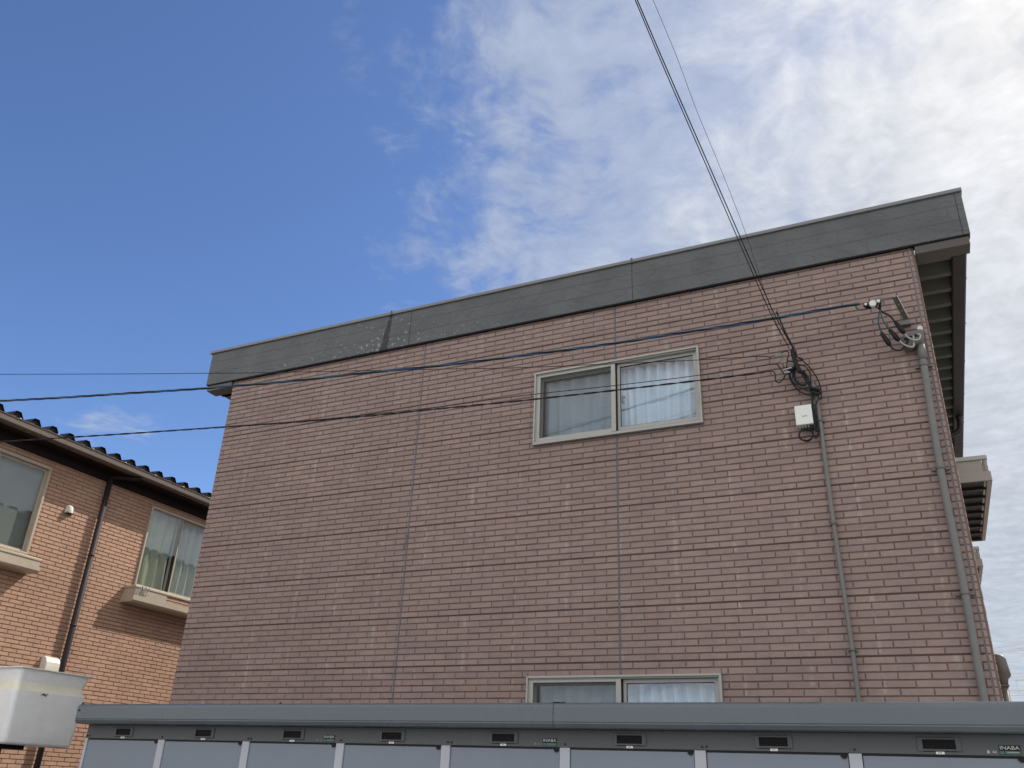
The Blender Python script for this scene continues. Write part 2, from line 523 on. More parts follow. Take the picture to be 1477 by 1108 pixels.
# ---------------------------------------------------------------- mesh helpers
class MB:
    """Collects shapes in wall coordinates (u along, v up, w out of the wall) or plain x, y, z."""

    def __init__(self, T=None):
        self.v, self.f, self.T, self.smooth = [], [], T or (lambda a, b, c: (a, b, c)), []

    def add(self, vs, fs, smooth=False):
        o = len(self.v)
        self.v += [self.T(*p) for p in vs]
        self.f += [tuple(o + i for i in q) for q in fs]
        self.smooth += [smooth] * len(fs)
        return self

    def box(self, a0, a1, b0, b1, c0, c1):
        vs = [(a, b, c) for a in (a0, a1) for b in (b0, b1) for c in (c0, c1)]
        return self.add(vs, [(0, 1, 3, 2), (4, 6, 7, 5), (0, 4, 5, 1), (2, 3, 7, 6), (0, 2, 6, 4), (1, 5, 7, 3)])

    def tube(self, pts, r, n=8, caps=True):
        pts = [Vector(self.T(*p)) for p in pts]
        T, self.T = self.T, (lambda a, b, c: (a, b, c))
        rings, ref = [], None
        for i, p in enumerate(pts):
            d = (pts[min(i + 1, len(pts) - 1)] - pts[max(i - 1, 0)]).normalized()
            if ref is None:
                ref = d.orthogonal().normalized()
            ref = (ref - d * ref.dot(d)).normalized()
            b = d.cross(ref)
            rr = r[i] if isinstance(r, (list, tuple)) else r
            rings.append([tuple(p + (ref * math.cos(2 * math.pi * k / n) + b * math.sin(2 * math.pi * k / n)) * rr) for k in range(n)])
        vs = [q for ring in rings for q in ring]
        fs = [(i * n + k, i * n + (k + 1) % n, (i + 1) * n + (k + 1) % n, (i + 1) * n + k)
              for i in range(len(pts) - 1) for k in range(n)]
        self.add(vs, fs, True)
        if caps:
            self.add(rings[0][::-1], [tuple(range(n))])
            self.add(rings[-1], [tuple(range(n))])
        self.T = T
        return self

    def prism(self, prof, a0, a1, axis=0, smooth=False):
        """Extrudes a closed profile of (p, q) pairs along one axis from a0 to a1."""
        def P(a, p, q):
            return (a, p, q) if axis == 0 else ((p, a, q) if axis == 1 else (p, q, a))
        n = len(prof)
        vs = [P(a0, *p) for p in prof] + [P(a1, *p) for p in prof]
        self.add(vs, [(i, (i + 1) % n, n + (i + 1) % n, n + i) for i in range(n)], smooth)
        self.add(vs, [tuple(range(n))[::-1], tuple(range(n, 2 * n))])
        return self

    def build(self, name, mat, parent=None, bevel=0.0):
        me = bpy.data.meshes.new(name)
        off = Vector(parent['_o']) if parent is not None else Vector((0, 0, 0))
        me.from_pydata([tuple(Vector(p) - off) for p in self.v], [], self.f)
        me.polygons.foreach_set('use_smooth', self.smooth)
        me.materials.append(mat)
        me.validate()
        me.update()
        import bmesh
        bm = bmesh.new()
        bm.from_mesh(me)
        bmesh.ops.remove_doubles(bm, verts=bm.verts, dist=1e-6)
        bmesh.ops.recalc_face_normals(bm, faces=bm.faces)
        bm.to_mesh(me)
        bm.free()
        o = bpy.data.objects.new(name, me)
        sc.collection.objects.link(o)
        if parent is not None:
            o.parent = parent
        o['_o'] = tuple(off)
        if bevel:
            md = o.modifiers.new('bevel', 'BEVEL')
            md.width = bevel
            md.segments = 2
            md.limit_method = 'ANGLE'
        return o


def tag(o, label=None, cat=None, group=None, kind=None):
    for k, val in (('label', label), ('category', cat), ('group', group), ('kind', kind)):
        if val:
            o[k] = val
    return o


def empty(name, loc, label, cat, group=None):
    o = bpy.data.objects.new(name, None)
    o.empty_display_size = 0.2
    sc.collection.objects.link(o)
    o.location = loc
    o['_o'] = tuple(loc)
    return tag(o, label, cat, group)


def smooth_path(pts, k=8):
    """Catmull-Rom through the points."""
    P_ = [Vector(p) for p in pts]
    P_ = [P_[0] * 2 - P_[1]] + P_ + [P_[-1] * 2 - P_[-2]]
    o = []
    for i in range(1, len(P_) - 2):
        a, b, c, d = P_[i - 1:i + 3]
        for j in range(k):
            t = j / k
            o.append(0.5 * ((2 * b) + (c - a) * t + (2 * a - 5 * b + 4 * c - d) * t * t + (3 * b - a - 3 * c + d) * t ** 3))
    o.append(P_[-2])
    return o


def helix(path, R, pitch, phase, step=0.03):
    """A strand wound round a path."""
    o, s, acc = [], 0.0, 0.0
    fine = []
    for a, b in zip(path, path[1:]):
        L = (b - a).length
        k = max(1, int(L / step))
        fine += [a.lerp(b, i / k) for i in range(k)]
    fine.append(path[-1])
    for i, p in enumerate(fine):
        d = (fine[min(i + 1, len(fine) - 1)] - fine[max(i - 1, 0)]).normalized()
        e1 = d.cross(Vector((0, 0, 1))).normalized()
        e2 = d.cross(e1)
        if i:
            s += (p - fine[i - 1]).length
        a = 2 * math.pi * s / pitch + phase
        o.append(p + e1 * (R * math.cos(a)) + e2 * (R * math.sin(a)))
    return o


def subtract(r, holes):
    out_ = [r]
    for (h0, h1, g0, g1) in holes:
        nxt = []
        for (a0, a1, b0, b1) in out_:
            if a1 <= h0 or a0 >= h1 or b1 <= g0 or b0 >= g1:
                nxt.append((a0, a1, b0, b1))
                continue
            if a0 < h0:
                nxt.append((a0, h0, b0, b1))
            if a1 > h1:
                nxt.append((h1, a1, b0, b1))
            m0, m1 = max(a0, h0), min(a1, h1)
            if b0 < g0:
                nxt.append((m0, m1, b0, g0))
            if b1 > g1:
                nxt.append((m0, m1, g1, b1))
        out_ = nxt
    return out_


def brick_field(mb, u0, u1, v0, v1, width, row, uph, vph, holes, gap_v, gap_h, seam_rows, depth=0.0065, seam_extra=0.003, jit=0.0018):
    r0 = math.floor((v0 - vph) / row) - 1
    r1 = math.ceil((v1 - vph) / row) + 1
    for r in range(r0, r1):
        b0, b1 = vph + r * row + gap_v / 2, vph + (r + 1) * row - gap_v / 2
        if r % seam_rows == 0:
            b0 += seam_extra
        ph = uph + (0.5 * width if r % 2 == 0 else 0.0)
        k0 = math.floor((u0 - ph) / width) - 1
        k1 = math.ceil((u1 - ph) / width) + 1
        for k in range(k0, k1):
            a0, a1 = ph + k * width + gap_h / 2, ph + (k + 1) * width - gap_h / 2
            a0, a1 = max(a0, u0), min(a1, u1)
            c0, c1 = max(b0, v0), min(b1, v1)
            if a1 - a0 < 0.012 or c1 - c0 < 0.01:
                continue
            for (p0, p1, q0, q1) in subtract((a0, a1, c0, c1), holes):
                if p1 - p0 < 0.01 or q1 - q0 < 0.006:
                    continue
                dz = depth + random.uniform(-jit, jit)
                e = min(0.0035, (q1 - q0) / 3)
                vs = [(p0, q0, 0), (p1, q0, 0), (p1, q1, 0), (p0, q1, 0),
                      (p0 + e, q0 + e, dz), (p1 - e, q0 + e, dz), (p1 - e, q1 - e, dz), (p0 + e, q1 - e, dz)]
                mb.add(vs, [(0, 1, 5, 4), (1, 2, 6, 5), (2, 3, 7, 6), (3, 0, 4, 7), (4, 5, 6, 7)])


# ---------------------------------------------------------------- ground
gm = MB()
gm.add([(-600, -600, 0), (600, -600, 0), (600, 600, 0), (-600, 600, 0)], [(0, 1, 2, 3)])
tag(gm.build('ground', M['asphalt']), kind='structure')

# ================================================================ main building
D0 = 7.1                       # plane of the wall behind the bricks' faces
XL, XR = -7.37, 0.41
TOP = 4.52 + EYE
BACK = 17.5
FT = D0 + 0.008                # backing plane: brick faces end at D0


def TM(a, b, c):
    return (a, FT - c, b)


main = empty('apartment_building', (XL, D0, 0), 'large two storey building of dull brown brick panels with a dark grey roof fascia', 'building')
UPW = (-3.225, -1.543, 3.08 + EYE, 3.858 + EYE)
LOW = (-3.218, -1.526, 0.20 + EYE, 0.908 + EYE)
J1, J2 = -2.368, -4.589
CORN = 0.045
SV = 2.564 - 0.452 * 5


def wall_sheet(mb, u0, u1, v0, v1, holes, w=0.0):
    us = sorted({u0, u1, *[h[0] for h in holes], *[h[1] for h in holes]})
    vs_ = sorted({v0, v1, *[h[2] for h in holes], *[h[3] for h in holes]})
    for a0, a1 in zip(us, us[1:]):
        for b0, b1 in zip(vs_, vs_[1:]):
            cu, cv = (a0 + a1) / 2, (b0 + b1) / 2
            if any(h[0] < cu < h[1] and h[2] < cv < h[3] for h in holes):
                continue
            mb.add([(a0, b0, w), (a1, b0, w), (a1, b1, w), (a0, b1, w)], [(0, 1, 2, 3)])


mb = MB(TM)
wall_sheet(mb, XL, XR - 0.004, 0, TOP, [UPW, LOW])
# the other three sides of the block and window reveals
mb.add([(XL, 0, 0), (XL, 0, -(BACK - FT)), (XL, TOP, -(BACK - FT)), (XL, TOP, 0)], [(0, 1, 2, 3)])
mb.add([(XR - .004, 0, 0), (XR - .004, 0, -(BACK - FT)), (XR - .004, TOP, -(BACK - FT)), (XR - .004, TOP, 0)], [(0, 1, 2, 3)])
mb.add([(XL, 0, -(BACK - FT)), (XR, 0, -(BACK - FT)), (XR, TOP, -(BACK - FT)), (XL, TOP, -(BACK - FT))], [(0, 1, 2, 3)])
wall = mb.build('wall', M['mortar'], main)
# panel lap gaps: dark strips one per 0.452 m
mb = MB(TM)
for k in range(0, 14):
    z = SV + 0.452 * k
    for (a0, a1, b0, b1) in subtract((XL, XR - CORN, z - 0.0035, z + 0.0065), [UPW, LOW]):
        mb.add([(a0, b0, 0.0015), (a1, b0, 0.0015), (a1, b1, 0.0015), (a0, b1, 0.0015)], [(0, 1, 2, 3)])
mb.build('panel_lap', M['seam'], wall)
mb = MB(TM)
hl = [UPW, LOW]
ROW, BW = 0.0565, 0.2245
SV_ROW = SV
for (a, b) in ((XL, J2 - 0.006), (J2 + 0.006, J1 - 0.006), (J1 + 0.006, XR - CORN - 0.008)):
    brick_field(mb, a, b, 0.05, TOP, BW, ROW, -2.26, SV_ROW, hl, 0.0080, 0.0058, 8)
mb.build('brick_facing', M['brick'], wall)
# side walls' bricks (left side shows in the neighbour's windows)


def TSL(a, b, c):
    return (XL - c, a, b)


def TSR(a, b, c):
    return (XR - 0.004 + c, a, b)


mb = MB(TSL)
brick_field(mb, FT, BACK, 0.05, TOP, BW, ROW, 0.1, SV_ROW, [], 0.0080, 0.0058, 8)
mb.build('brick_facing', M['brick'], wall)
mb = MB(TSR)
brick_field(mb, FT + 0.05, BACK, 0.05, TOP, BW, ROW, 0.1, SV_ROW, [], 0.0080, 0.0058, 8)
mb.build('brick_facing', M['brick'], wall)
# sealant in the two upright panel joints, running up to the windows and beyond
for j in (J1, J2):
    for (a0, a1, b0, b1) in subtract((j - 0.0052, j + 0.0052, 0.0, 4.49 + EYE), hl):
        mb = MB(TM)
        mb.box(a0, a1, b0, b1, -0.002, 0.0055)
        mb.build('joint_sealant', M['sealant'], main)
# loose tail of sealant on the left joint
mb = MB(TM)
mb.tube(smooth_path([(J2 - 0.005, 2.30 + EYE, 0.008), (J2 - 0.012, 2.26 + EYE, 0.02), (J2 - 0.03, 2.19 + EYE, 0.016), (J2 - 0.034, 2.14 + EYE, 0.012)], 5), 0.004, 6)
mb.build('sealant_tail', M['cap'], main)
# rounded corner bricks with a sealed joint beside them
mb = MB(TM)
r0 = int((0.06 - SV) / ROW) + 1
for r in range(r0, int((TOP - SV) / ROW) + 1):
    b0, b1 = SV + r * ROW + 0.0042, SV + (r + 1) * ROW - 0.0042
    if b1 > 4.49 + EYE + 0.03:
        continue
    xr = XR + 0.006
    arc = [(XR - CORN, -0.004), (XR - CORN, 0.007), (XR - CORN + 0.003, 0.010)]
    RX_, RY_ = 0.040, 0.13
    for q in range(9):
        an = math.pi / 2 * (1 - q / 8)
        arc.append((xr - RX_ + RX_ * math.cos(an), 0.010 - RY_ + RY_ * math.sin(an)))
    arc += [(xr - 0.02, 0.010 - RY_)]
    e = 0.0025
    n = len(arc)
    cx, cy = sum(p[0] for p in arc) / n, sum(p[1] for p in arc) / n
    rings = []
    for (vv, ins) in ((b0, e), (b0 + e, 0), (b1 - e, 0), (b1, e)):
        rings.append([(p[0] - (ins if p[0] > XR - 0.01 else 0), vv, p[1] - (ins if p[1] > 0.0 else 0)) for p in arc])
    vs = [p for rg in rings for p in rg]
    fs = [(i * n + k, i * n + (k + 1) % n, (i + 1) * n + (k + 1) % n, (i + 1) * n + k) for i in range(3) for k in range(n)]
    fs += [tuple(range(n))[::-1], tuple(range(3 * n, 4 * n))]
    mb.add(vs, fs)
mb.build('corner_brick', M['brick'], main)
mb = MB(TM)
mb.box(XR - CORN - 0.009, XR - CORN - 0.001, 0.4, 4.48 + EYE, -0.002, 0.0045)
mb.box(XR - CORN, XR - 0.030, 0.4, 4.49 + EYE, -0.08, 0.004)
mb.build('corner_sealant', M['corner_mortar'], main)

# fascia
FZ0, FZ1 = 4.489 + EYE, 4.935 + EYE
FX0, FX1 = -7.79, 0.862
mb = MB()
mb.box(FX0, FX1, 7.06, 7.16, FZ0, FZ1)
fas = mb.build('fascia', M['fascia'], main, bevel=0.004)
mb = MB()
mb.box(FX0 + 0.005, FX1 - 0.005, 7.068, 7.15, FZ0 - 0.010, FZ0 - 0.0005)
mb.build('fascia_shade_line', M['black'], fas)  # black strip standing for the shadow gap below the fascia
joints = [FX0 - 0.03, -5.06, -2.16, FX1 + 0.012]
for a, b in zip(joints, joints[1:]):
    mb = MB()
    prof = [(7.045, FZ1 - 0.004), (7.041, FZ1 + 0.002), (7.041, FZ1 + 0.030), (7.05, FZ1 + 0.038), (7.30, FZ1 + 0.045), (7.30, FZ1 - 0.004)]
    mb.prism(prof, a + 0.003, b - 0.003)
    mb.build('capping', M['cap'], main)
mb = MB()
for j in joints[1:-1]:
    mb = MB()
    mb.box(j - 0.010, j + 0.010, 7.039, 7.30, FZ1 - 0.012, FZ1 + 0.0465)
    mb.build('capping_joint', M['fascia'], main)
for j in (-2.168, -4.796, 0.805):
    mb = MB()
    mb.box(j, j + 0.0055, 7.0585, 7.07, FZ0, FZ1 - 0.006)
    mb.build('panel_seam', M['gutter'], fas)
# boxed ends under the fascia, outside the walls
mb = MB()
mb.box(0.4175, 0.846, 7.078, 7.24, 4.395 + EYE, FZ0 - 0.011)
mb.build('eave_end_box', M['under'], main, bevel=0.004)
mb = MB()
mb.box(-7.775, -7.38, 7.078, 7.24, 4.405 + EYE, FZ0 - 0.011)
mb.box(-7.70, -7.38, 7.24, BACK, 4.42 + EYE, 4.45 + EYE)
mb.build('eave_end_box', M['fascia'], main, bevel=0.004)


def deck(mb, x0, x1, y0, y1, z, pitch, h, slope=0.0, t=0.004, sh=(0.22, 0.42, 0.80)):
    """Folded-plate roof sheet, ribs along x, repeated along y."""
    y = y0
    pr = []
    while y < y1:
        pr += [(y, z), (y + pitch * sh[0], z), (y + pitch * sh[1], z + h), (y + pitch * sh[2], z + h)]
        y += pitch
    pr.append((y, z))
    n = len(pr)
    vs = [(x0, a, b) for a, b in pr] + [(x1, a, b + slope * (x1 - x0)) for a, b in pr]
    mb.add(vs, [(i, i + 1, n + i + 1, n + i) for i in range(n - 1)])
    vs = [(p[0], p[1], p[2] + t) for p in vs]
    mb.add(vs, [(i, n + i, n + i + 1, i + 1) for i in range(n - 1)])


mb = MB()
deck(mb, -7.72, 0.74, 7.25, BACK + 0.3, 4.42 + EYE, 0.288, 0.10)
mb.build('roof_deck', M['deck'], main)
# gutter along the right-hand eave
GX0, GX1 = 0.700, 0.826
mb = MB()
prof = [(GX0, 4.53), (GX0, 4.405), (GX0 + 0.012, 4.395), (GX1 - 0.018, 4.395), (GX1 - 0.004, 4.41), (GX1, 4.44), (GX1, 4.53), (GX1 - 0.004, 4.53),
        (GX1 - 0.006, 4.44), (GX1 - 0.02, 4.402), (GX0 + 0.014, 4.402), (GX0 + 0.005, 4.41), (GX0 + 0.005, 4.53)]
mb.prism([(a, b + EYE) for a, b in prof], 7.245, BACK, axis=1)
gut = mb.build('gutter', M['gutter'], main)
for k in range(11):
    y = 7.75 + 0.9 * k
    mb = MB()
    mb.box(GX1 + 0.001, GX1 + 0.007, y, y + 0.02, 4.45 + EYE, 4.47 + EYE)
    mb.build('gutter_clip', M['gutter'], gut)
mb = MB()
mb.tube(smooth_path([(0.76, 11.0, 4.40 + EYE), (0.76, 11.0, 4.29 + EYE), (0.72, 11.0, 4.20 + EYE), (0.58, 11.0, 4.14 + EYE), (0.46, 11.0, 4.08 + EYE), (0.46, 11.0, 3.9 + EYE), (0.46, 11.0, 1.2)], 5), 0.034, 12)
mb.build('gutter_outlet', M['gutter'], gut)


# ---------------------------------------------------------------- windows
def room_box(T, u0, u1, v0, v1, parent, depth=1.4, w0=-0.02):
    m = MB(T)
    a, b, c, d, e, f = u0, u1, v0, v1, w0, w0 - depth
    # room opens out a little behind the reveal
    m.add([(a, c, e), (b, c, e), (b, d, e), (a, d, e), (a - .3, c - .3, f), (b + .3, c - .3, f), (b + .3, d + .1, f), (a - .3, d + .1, f)],
          [(0, 1, 5, 4), (1, 2, 6, 5), (2, 3, 7, 6), (3, 0, 4, 7), (4, 5, 6, 7)])
    return m.build('room_lining', M['room'], parent)


def frame_ring(m, u0, u1, v0, v1, t, w0, w1, tb=None, tt=None):
    tb = t if tb is None else tb
    tt = t if tt is None else tt
    m.box(u0, u0 + t, v0, v1, w0, w1)
    m.box(u1 - t, u1, v0, v1, w0, w1)
    m.box(u0 + t, u1 - t, v0, v0 + tb, w0, w1)
    m.box(u0 + t, u1 - t, v1 - tt, v1, w0, w1)


def curtain(T, u0, u1, v0, v1, w, parent, mat, amp=0.022, per=0.11, seed=1, gather=0.0):
    rnd = random.Random(seed)
    nu, nv = max(20, int((u1 - u0) / 0.008)), 12
    ph = [rnd.uniform(0, 6.28) for _ in range(3)]
    m = MB(T)
    vs = []
    for j in range(nv + 1):
        for i in range(nu + 1):
            uu = u0 + (u1 - u0) * i / nu
            vv = v0 + (v1 - v0) * j / nv
            s = math.sin(2 * math.pi * uu / per + ph[0] + 0.9 * math.sin(uu * 7 + ph[1]) + 0.25 * math.sin(vv * 5 + ph[2]))
            s2 = math.sin(2 * math.pi * uu / (per * 0.37) + ph[2])
            a = amp * (1 + gather * (j / nv) ** 4)
            vs.append((uu + 0.006 * math.sin(vv * 6 + uu * 9), vv, w + a * s + amp * 0.2 * s2 * (0.4 + (j / nv) ** 3)))
    m.add(vs, [(j * (nu + 1) + i, j * (nu + 1) + i + 1, (j + 1) * (nu + 1) + i + 1, (j + 1) * (nu + 1) + i)
               for j in range(nv) for i in range(nu)], True)
    return m.build('curtain', mat, parent)


def pane(T, name, u0, u1, v0, v1, w, parent, mat):
    m = MB(T)
    m.add([(u0, v0, w), (u1, v0, w), (u1, v1, w), (u0, v1, w)], [(0, 1, 2, 3)])
    return m.build(name, mat, parent)


def sliding_window(T, u0, u1, v0, v1, mid, parent, seed, screen_left=True):
    """Two sliding sashes; the left half carries an insect screen in front."""
    m = MB(T)
    frame_ring(m, u0, u1, v0, v1, 0.016, -0.09, 0.040)
    frame_ring(m, u0 + 0.016, u1 - 0.016, v0 + 0.016, v1 - 0.016, 0.012, -0.09, 0.022)
    # sill lip with drip
    m.box(u0 - 0.004, u1 + 0.004, v0 - 0.010, v0 - 0.0005, -0.01, 0.046)
    win = m.build('window', M['frame'], parent, bevel=0.002)
    i0, i1, k0, k1 = u0 + 0.028, u1 - 0.028, v0 + 0.028, v1 - 0.028
    # left: screen frame in front
    m = MB(T)
    frame_ring(m, i0 + 0.001, mid, k0 + 0.001, k1 - 0.001, 0.030, 0.004, 0.020, tb=0.034, tt=0.022)
    m.box(mid - 0.030, mid + 0.014, k0 + 0.001, k1 - 0.001, 0.0205, 0.026)
    s = m.build('screen_frame', M['frame'], win, bevel=0.0015)
    pane(T, 'insect_screen', i0 + 0.03, mid - 0.03, k0 + 0.034, k1 - 0.022, 0.010, win, M['screen'])
    # left sash (inner) and right sash (outer track)
    m = MB(T)
    frame_ring(m, i0 + 0.001, mid + 0.02, k0 + 0.001, k1 - 0.001, 0.036, -0.070, -0.045, tb=0.045)
    m.build('sash', M['frame'], win, bevel=0.0015)
    pane(T, 'pane', i0 + 0.03, mid - 0.01, k0 + 0.04, k1 - 0.03, -0.058, win, M['glass'])
    m = MB(T)
    frame_ring(m, mid + 0.012, i1 - 0.001, k0 + 0.001, k1 - 0.001, 0.036, -0.038, -0.014, tb=0.050, tt=0.030)
    m.build('sash', M['frame'], win, bevel=0.0015)
    pane(T, 'pane', mid + 0.04, i1 - 0.03, k0 + 0.045, k1 - 0.025, -0.026, win, M['glass'])
    # dark gaskets round the panes
    m = MB(T)
    frame_ring(m, mid + 0.0475, i1 - 0.0365, k0 + 0.0505, k1 - 0.0305, 0.005, -0.034, -0.020)
    frame_ring(m, i0 + 0.0365, mid - 0.016, k0 + 0.0455, k1 - 0.0365, 0.004, -0.066, -0.052)
    m.box(mid + 0.0125, mid + 0.022, k0 + 0.001, k1 - 0.001, -0.0135, 0.003)
    m.build('gasket', M['black'], win)
    # tracks
    m = MB(T)
    m.box(mid + 0.03, i1, k0 - 0.001, k0 + 0.006, -0.012, 0.012)
    m.box(u0 + 0.02, u1 - 0.02, v0 - 0.0155, v0 - 0.0105, 0.0, 0.020)
    m.build('track', M['frame_in'], win)
    # crescent latch
    m = MB(T)
    zm = (k0 + k1) / 2
    m.box(mid + 0.050, mid + 0.072, zm - 0.050, zm - 0.020, -0.080, -0.040)
    m.box(mid + 0.050, mid + 0.062, zm - 0.020, zm + 0.012, -0.080, -0.045)
    m.box(mid + 0.050, mid + 0.086, zm + 0.006, zm + 0.026, -0.075, -0.045)
    m.build('latch', M['lock'], win, bevel=0.003)
    curtain(T, u0 + 0.06, mid + 0.12, v0 - 0.05, v1 - 0.045, -0.16, win, M['curtain'], seed=seed, per=0.13)
    curtain(T, mid + 0.10, u1 + 0.05, v0 - 0.05, v1 - 0.045, -0.14, win, M['curtain'], seed=seed + 1, per=0.105, gather=0.6)
    room_box(T, u0, u1, v0, v1, win, w0=-0.092)
    return win


sliding_window(TM, *UPW, -2.383, main, 3)
sliding_window(TM, *LOW, -2.374, main, 9)


# ledge boxes under the windows (also used on the neighbour)
def ledge_box(T, u0, u1, v0, v1, w, parent, mat, slots=True, floor_slats=True):
    """A shallow tray with a curved belly, a slotted band above it and a hand rail on top."""
    m = MB(T)
    th = 0.006
    h = v1 - v0
    band = v0 + h * 0.42
    # belly
    prof = [(w, band), (w, v0 + 0.03), (w - 0.012, v0 + 0.010), (w - 0.035, v0), (0.0, v0), (0.0, v0 + th), (w - 0.035, v0 + th), (w - 0.018, v0 + 0.016), (w - th, v0 + 0.032), (w - th, band)]
    n = len(prof)
    vs = [(u0, q, p) for p, q in prof] + [(u1, q, p) for p, q in prof]
    m.add(vs, [(i, (i + 1) % n, n + (i + 1) % n, n + i) for i in range(n)])
    m.add(vs, [tuple(range(n))[::-1], tuple(range(n, 2 * n))])
    # end cheeks
    for a in (u0, u1 - 0.008):
        m.box(a, a + 0.008, v0 + 0.008, band, 0.0, w - 0.009)
    box = m.build('ledge_box', mat, parent)
    # slotted band, set back
    m = MB(T)
    x0, x1 = u0 + 0.02, u1 - 0.02
    s0, s1 = band + 0.001, v1 - 0.035
    if slots:
        L = x1 - x0
        segs = [(x0, x0 + L * 0.34), (x0 + L * 0.66, x1)]
        for a, b in segs:
            m.box(a, b, s0, s1, w - 0.022, w - 0.012)
        a, b = x0 + L * 0.34, x0 + L * 0.66
        m.box(a, b, s0, s0 + 0.008, w - 0.022, w - 0.012)
        m.box(a, b, (s0 + s1) / 2 - 0.006, (s0 + s1) / 2 + 0.006, w - 0.022, w - 0.012)
        m.box(a, b, s1 - 0.008, s1, w - 0.022, w - 0.012)
    else:
        m.box(x0, x1, s0, s1, w - 0.022, w - 0.012)
    for a in (x0, x1 - 0.01):
        m.box(a, a + 0.01, s0, s1, 0.0, w - 0.0225)
    m.build('slotted_band', mat, box)
    m = MB(T)
    m.box(u0 + 0.004, u1 - 0.004, v1 - 0.034, v1, w - 0.040, w - 0.002)
    for a in (u0 + 0.004, u1 - 0.034):
        m.box(a, a + 0.030, v1 - 0.034, v1, 0.0, w - 0.041)
        m.box(a + 0.002, a + 0.022, band, v1 - 0.0345, w - 0.034, w - 0.0225)
    m.build('hand_rail', mat, box, bevel=0.004)
    return box


def TR(a, b, c):
    return (XR + 0.005 + c, a, b)


# right-hand boxes: front face looks at the street, slatted floor seen from below
for (y0, y1) in ((7.93, 9.95), (11.07, 12.95)):
    T = TR
    w = 0.285
    m = MB(T)
    v0, v1 = 2.555 + EYE, 2.64 + EYE
    for a, b in ((y0, y0 + 0.012), (y1 - 0.012, y1)):
        m.box(a, b, v0, v1, 0.0, w)
    m.box(y0 + 0.012, y1 - 0.012, v0, v1, w - 0.035, w)
    m.box(y0 + 0.012, y1 - 0.012, v0, v1, 0.0, 0.02)
    bx = m.build('ledge_box', M['taupe'], main, bevel=0.004)
    m = MB(T)
    for k in range(9):
        c = y0 + 0.02 + (y1 - y0 - 0.06) * k / 8
        m.box(c, c + 0.03, v0 + 0.008, v0 + 0.03, 0.021, w - 0.036)
    for k in range(4):
        c = 0.022 + k * 0.0575
        m.box(y0 + 0.013, y1 - 0.013, v0 + 0.031, v0 + 0.045, c, c + (0.056 if k < 3 else 0.040))
    m.build('slatted_floor', M['gutter'], bx)
    m = MB(T)
    m.box(y0 + 0.015, y0 + 0.022, v1 + 0.0005, 2.748 + EYE, 0.0, w - 0.05)
    m.box(y1 - 0.022, y1 - 0.015, v1 + 0.0005, 2.748 + EYE, 0.0, w - 0.05)
    m.box(y0 + 0.015, y1 - 0.015, v1 + 0.0005, 2.70 + EYE, w - 0.030, w - 0.022)
    m.box(y0 + 0.010, y0 + 0.035, v1 + 0.0005, 2.7485 + EYE, w - 0.028, w - 0.008)
    m.build('side_panel', M['taupe'], bx)
    m = MB(T)
    m.box(y0, y0 + 0.035, 2.749 + EYE, 2.787 + EYE, 0.0, w - 0.001)
    m.box(y1 - 0.035, y1, 2.749 + EYE, 2.787 + EYE, 0.0, w - 0.001)
    m.box(y0 + 0.036, y1 - 0.036, 2.749 + EYE, 2.787 + EYE, w - 0.036, w - 0.001)
    m.build('hand_rail', M['frame'], bx, bevel=0.005)
    # the sash above the box, seen edge-on
    m = MB(T)
    frame_ring(m, y0 + 0.1, y1 - 0.1, 2.66 + EYE, 3.99 + EYE, 0.03, 0.001, 0.035)
    m.box((y0 + y1) / 2 - 0.02, (y0 + y1) / 2 + 0.02, 2.691 + EYE, 3.959 + EYE, 0.012, 0.033)
    sw = m.build('window', M['frame'], main)
    m = MB(T)
    m.box(y0 + 0.131, y1 - 0.131, 2.691 + EYE, 3.959 + EYE, 0.0045, 0.008)
    m.build('curtain', M['curtain2'], sw)
    pane(T, 'pane', y0 + 0.131, y1 - 0.131, 2.691 + EYE, 3.959 + EYE, 0.011, sw, M['glass2'])

# ================================================================ neighbouring house on the left
LX = -11.5


def TL(a, b, c):
    return (LX + c, a, b)


nb = empty('neighbouring_house', (LX, 8, 0), 'sunlit orange brick house with a ribbed dark brown roof edge', 'building')
LW1 = (6.19, 7.875, 2.78 + EYE, 4.10 + EYE)
LW2 = (9.83, 11.52, 2.76 + EYE, 4.11 + EYE)
LTOP = 4.43 + EYE
LY0, LY1 = 2.5, 16.0
lh = [LW1, LW2]
mb = MB(TL)
wall_sheet(mb, LY0, LY1, 0, LTOP, lh, w=-0.008)
mb.add([(LY0, 0, -.008), (LY0, 0, -6), (LY0, LTOP, -6), (LY0, LTOP, -.008)], [(0, 1, 2, 3)])
mb.add([(LY1, 0, -.008), (LY1, 0, -6), (LY1, LTOP, -6), (LY1, LTOP, -.008)], [(0, 1, 2, 3)])
mb.add([(LY0, 0, -6), (LY1, 0, -6), (LY1, LTOP, -6), (LY0, LTOP, -6)], [(0, 1, 2, 3)])
lwall = mb.build('wall', M['orange_mortar'], nb)


def TLb(a, b, c):
    return (LX - 0.008 + c, a, b)


mb = MB(TLb)
# phases measured on the photo: a course line and an upright joint
for (a, b) in ((LY0, LY1),):
    brick_field(mb, a, b, 0.05, LTOP, 0.2177, 0.0578, 7.815, 2.069 + EYE - 0.0289, lh, 0.0075, 0.0068, 8, depth=0.009, seam_extra=0.002)
mb.build('brick_facing', M['orange'], lwall)
for a in (7.0872, 9.8172):
    for r in subtract((a, a + 0.0056, LW1[3], LTOP), lh):
        mb = MB(TLb)
        mb.box(*r, 0.0002, 0.004)
        mb.build('joint_sealant', M['gutter'], nb)

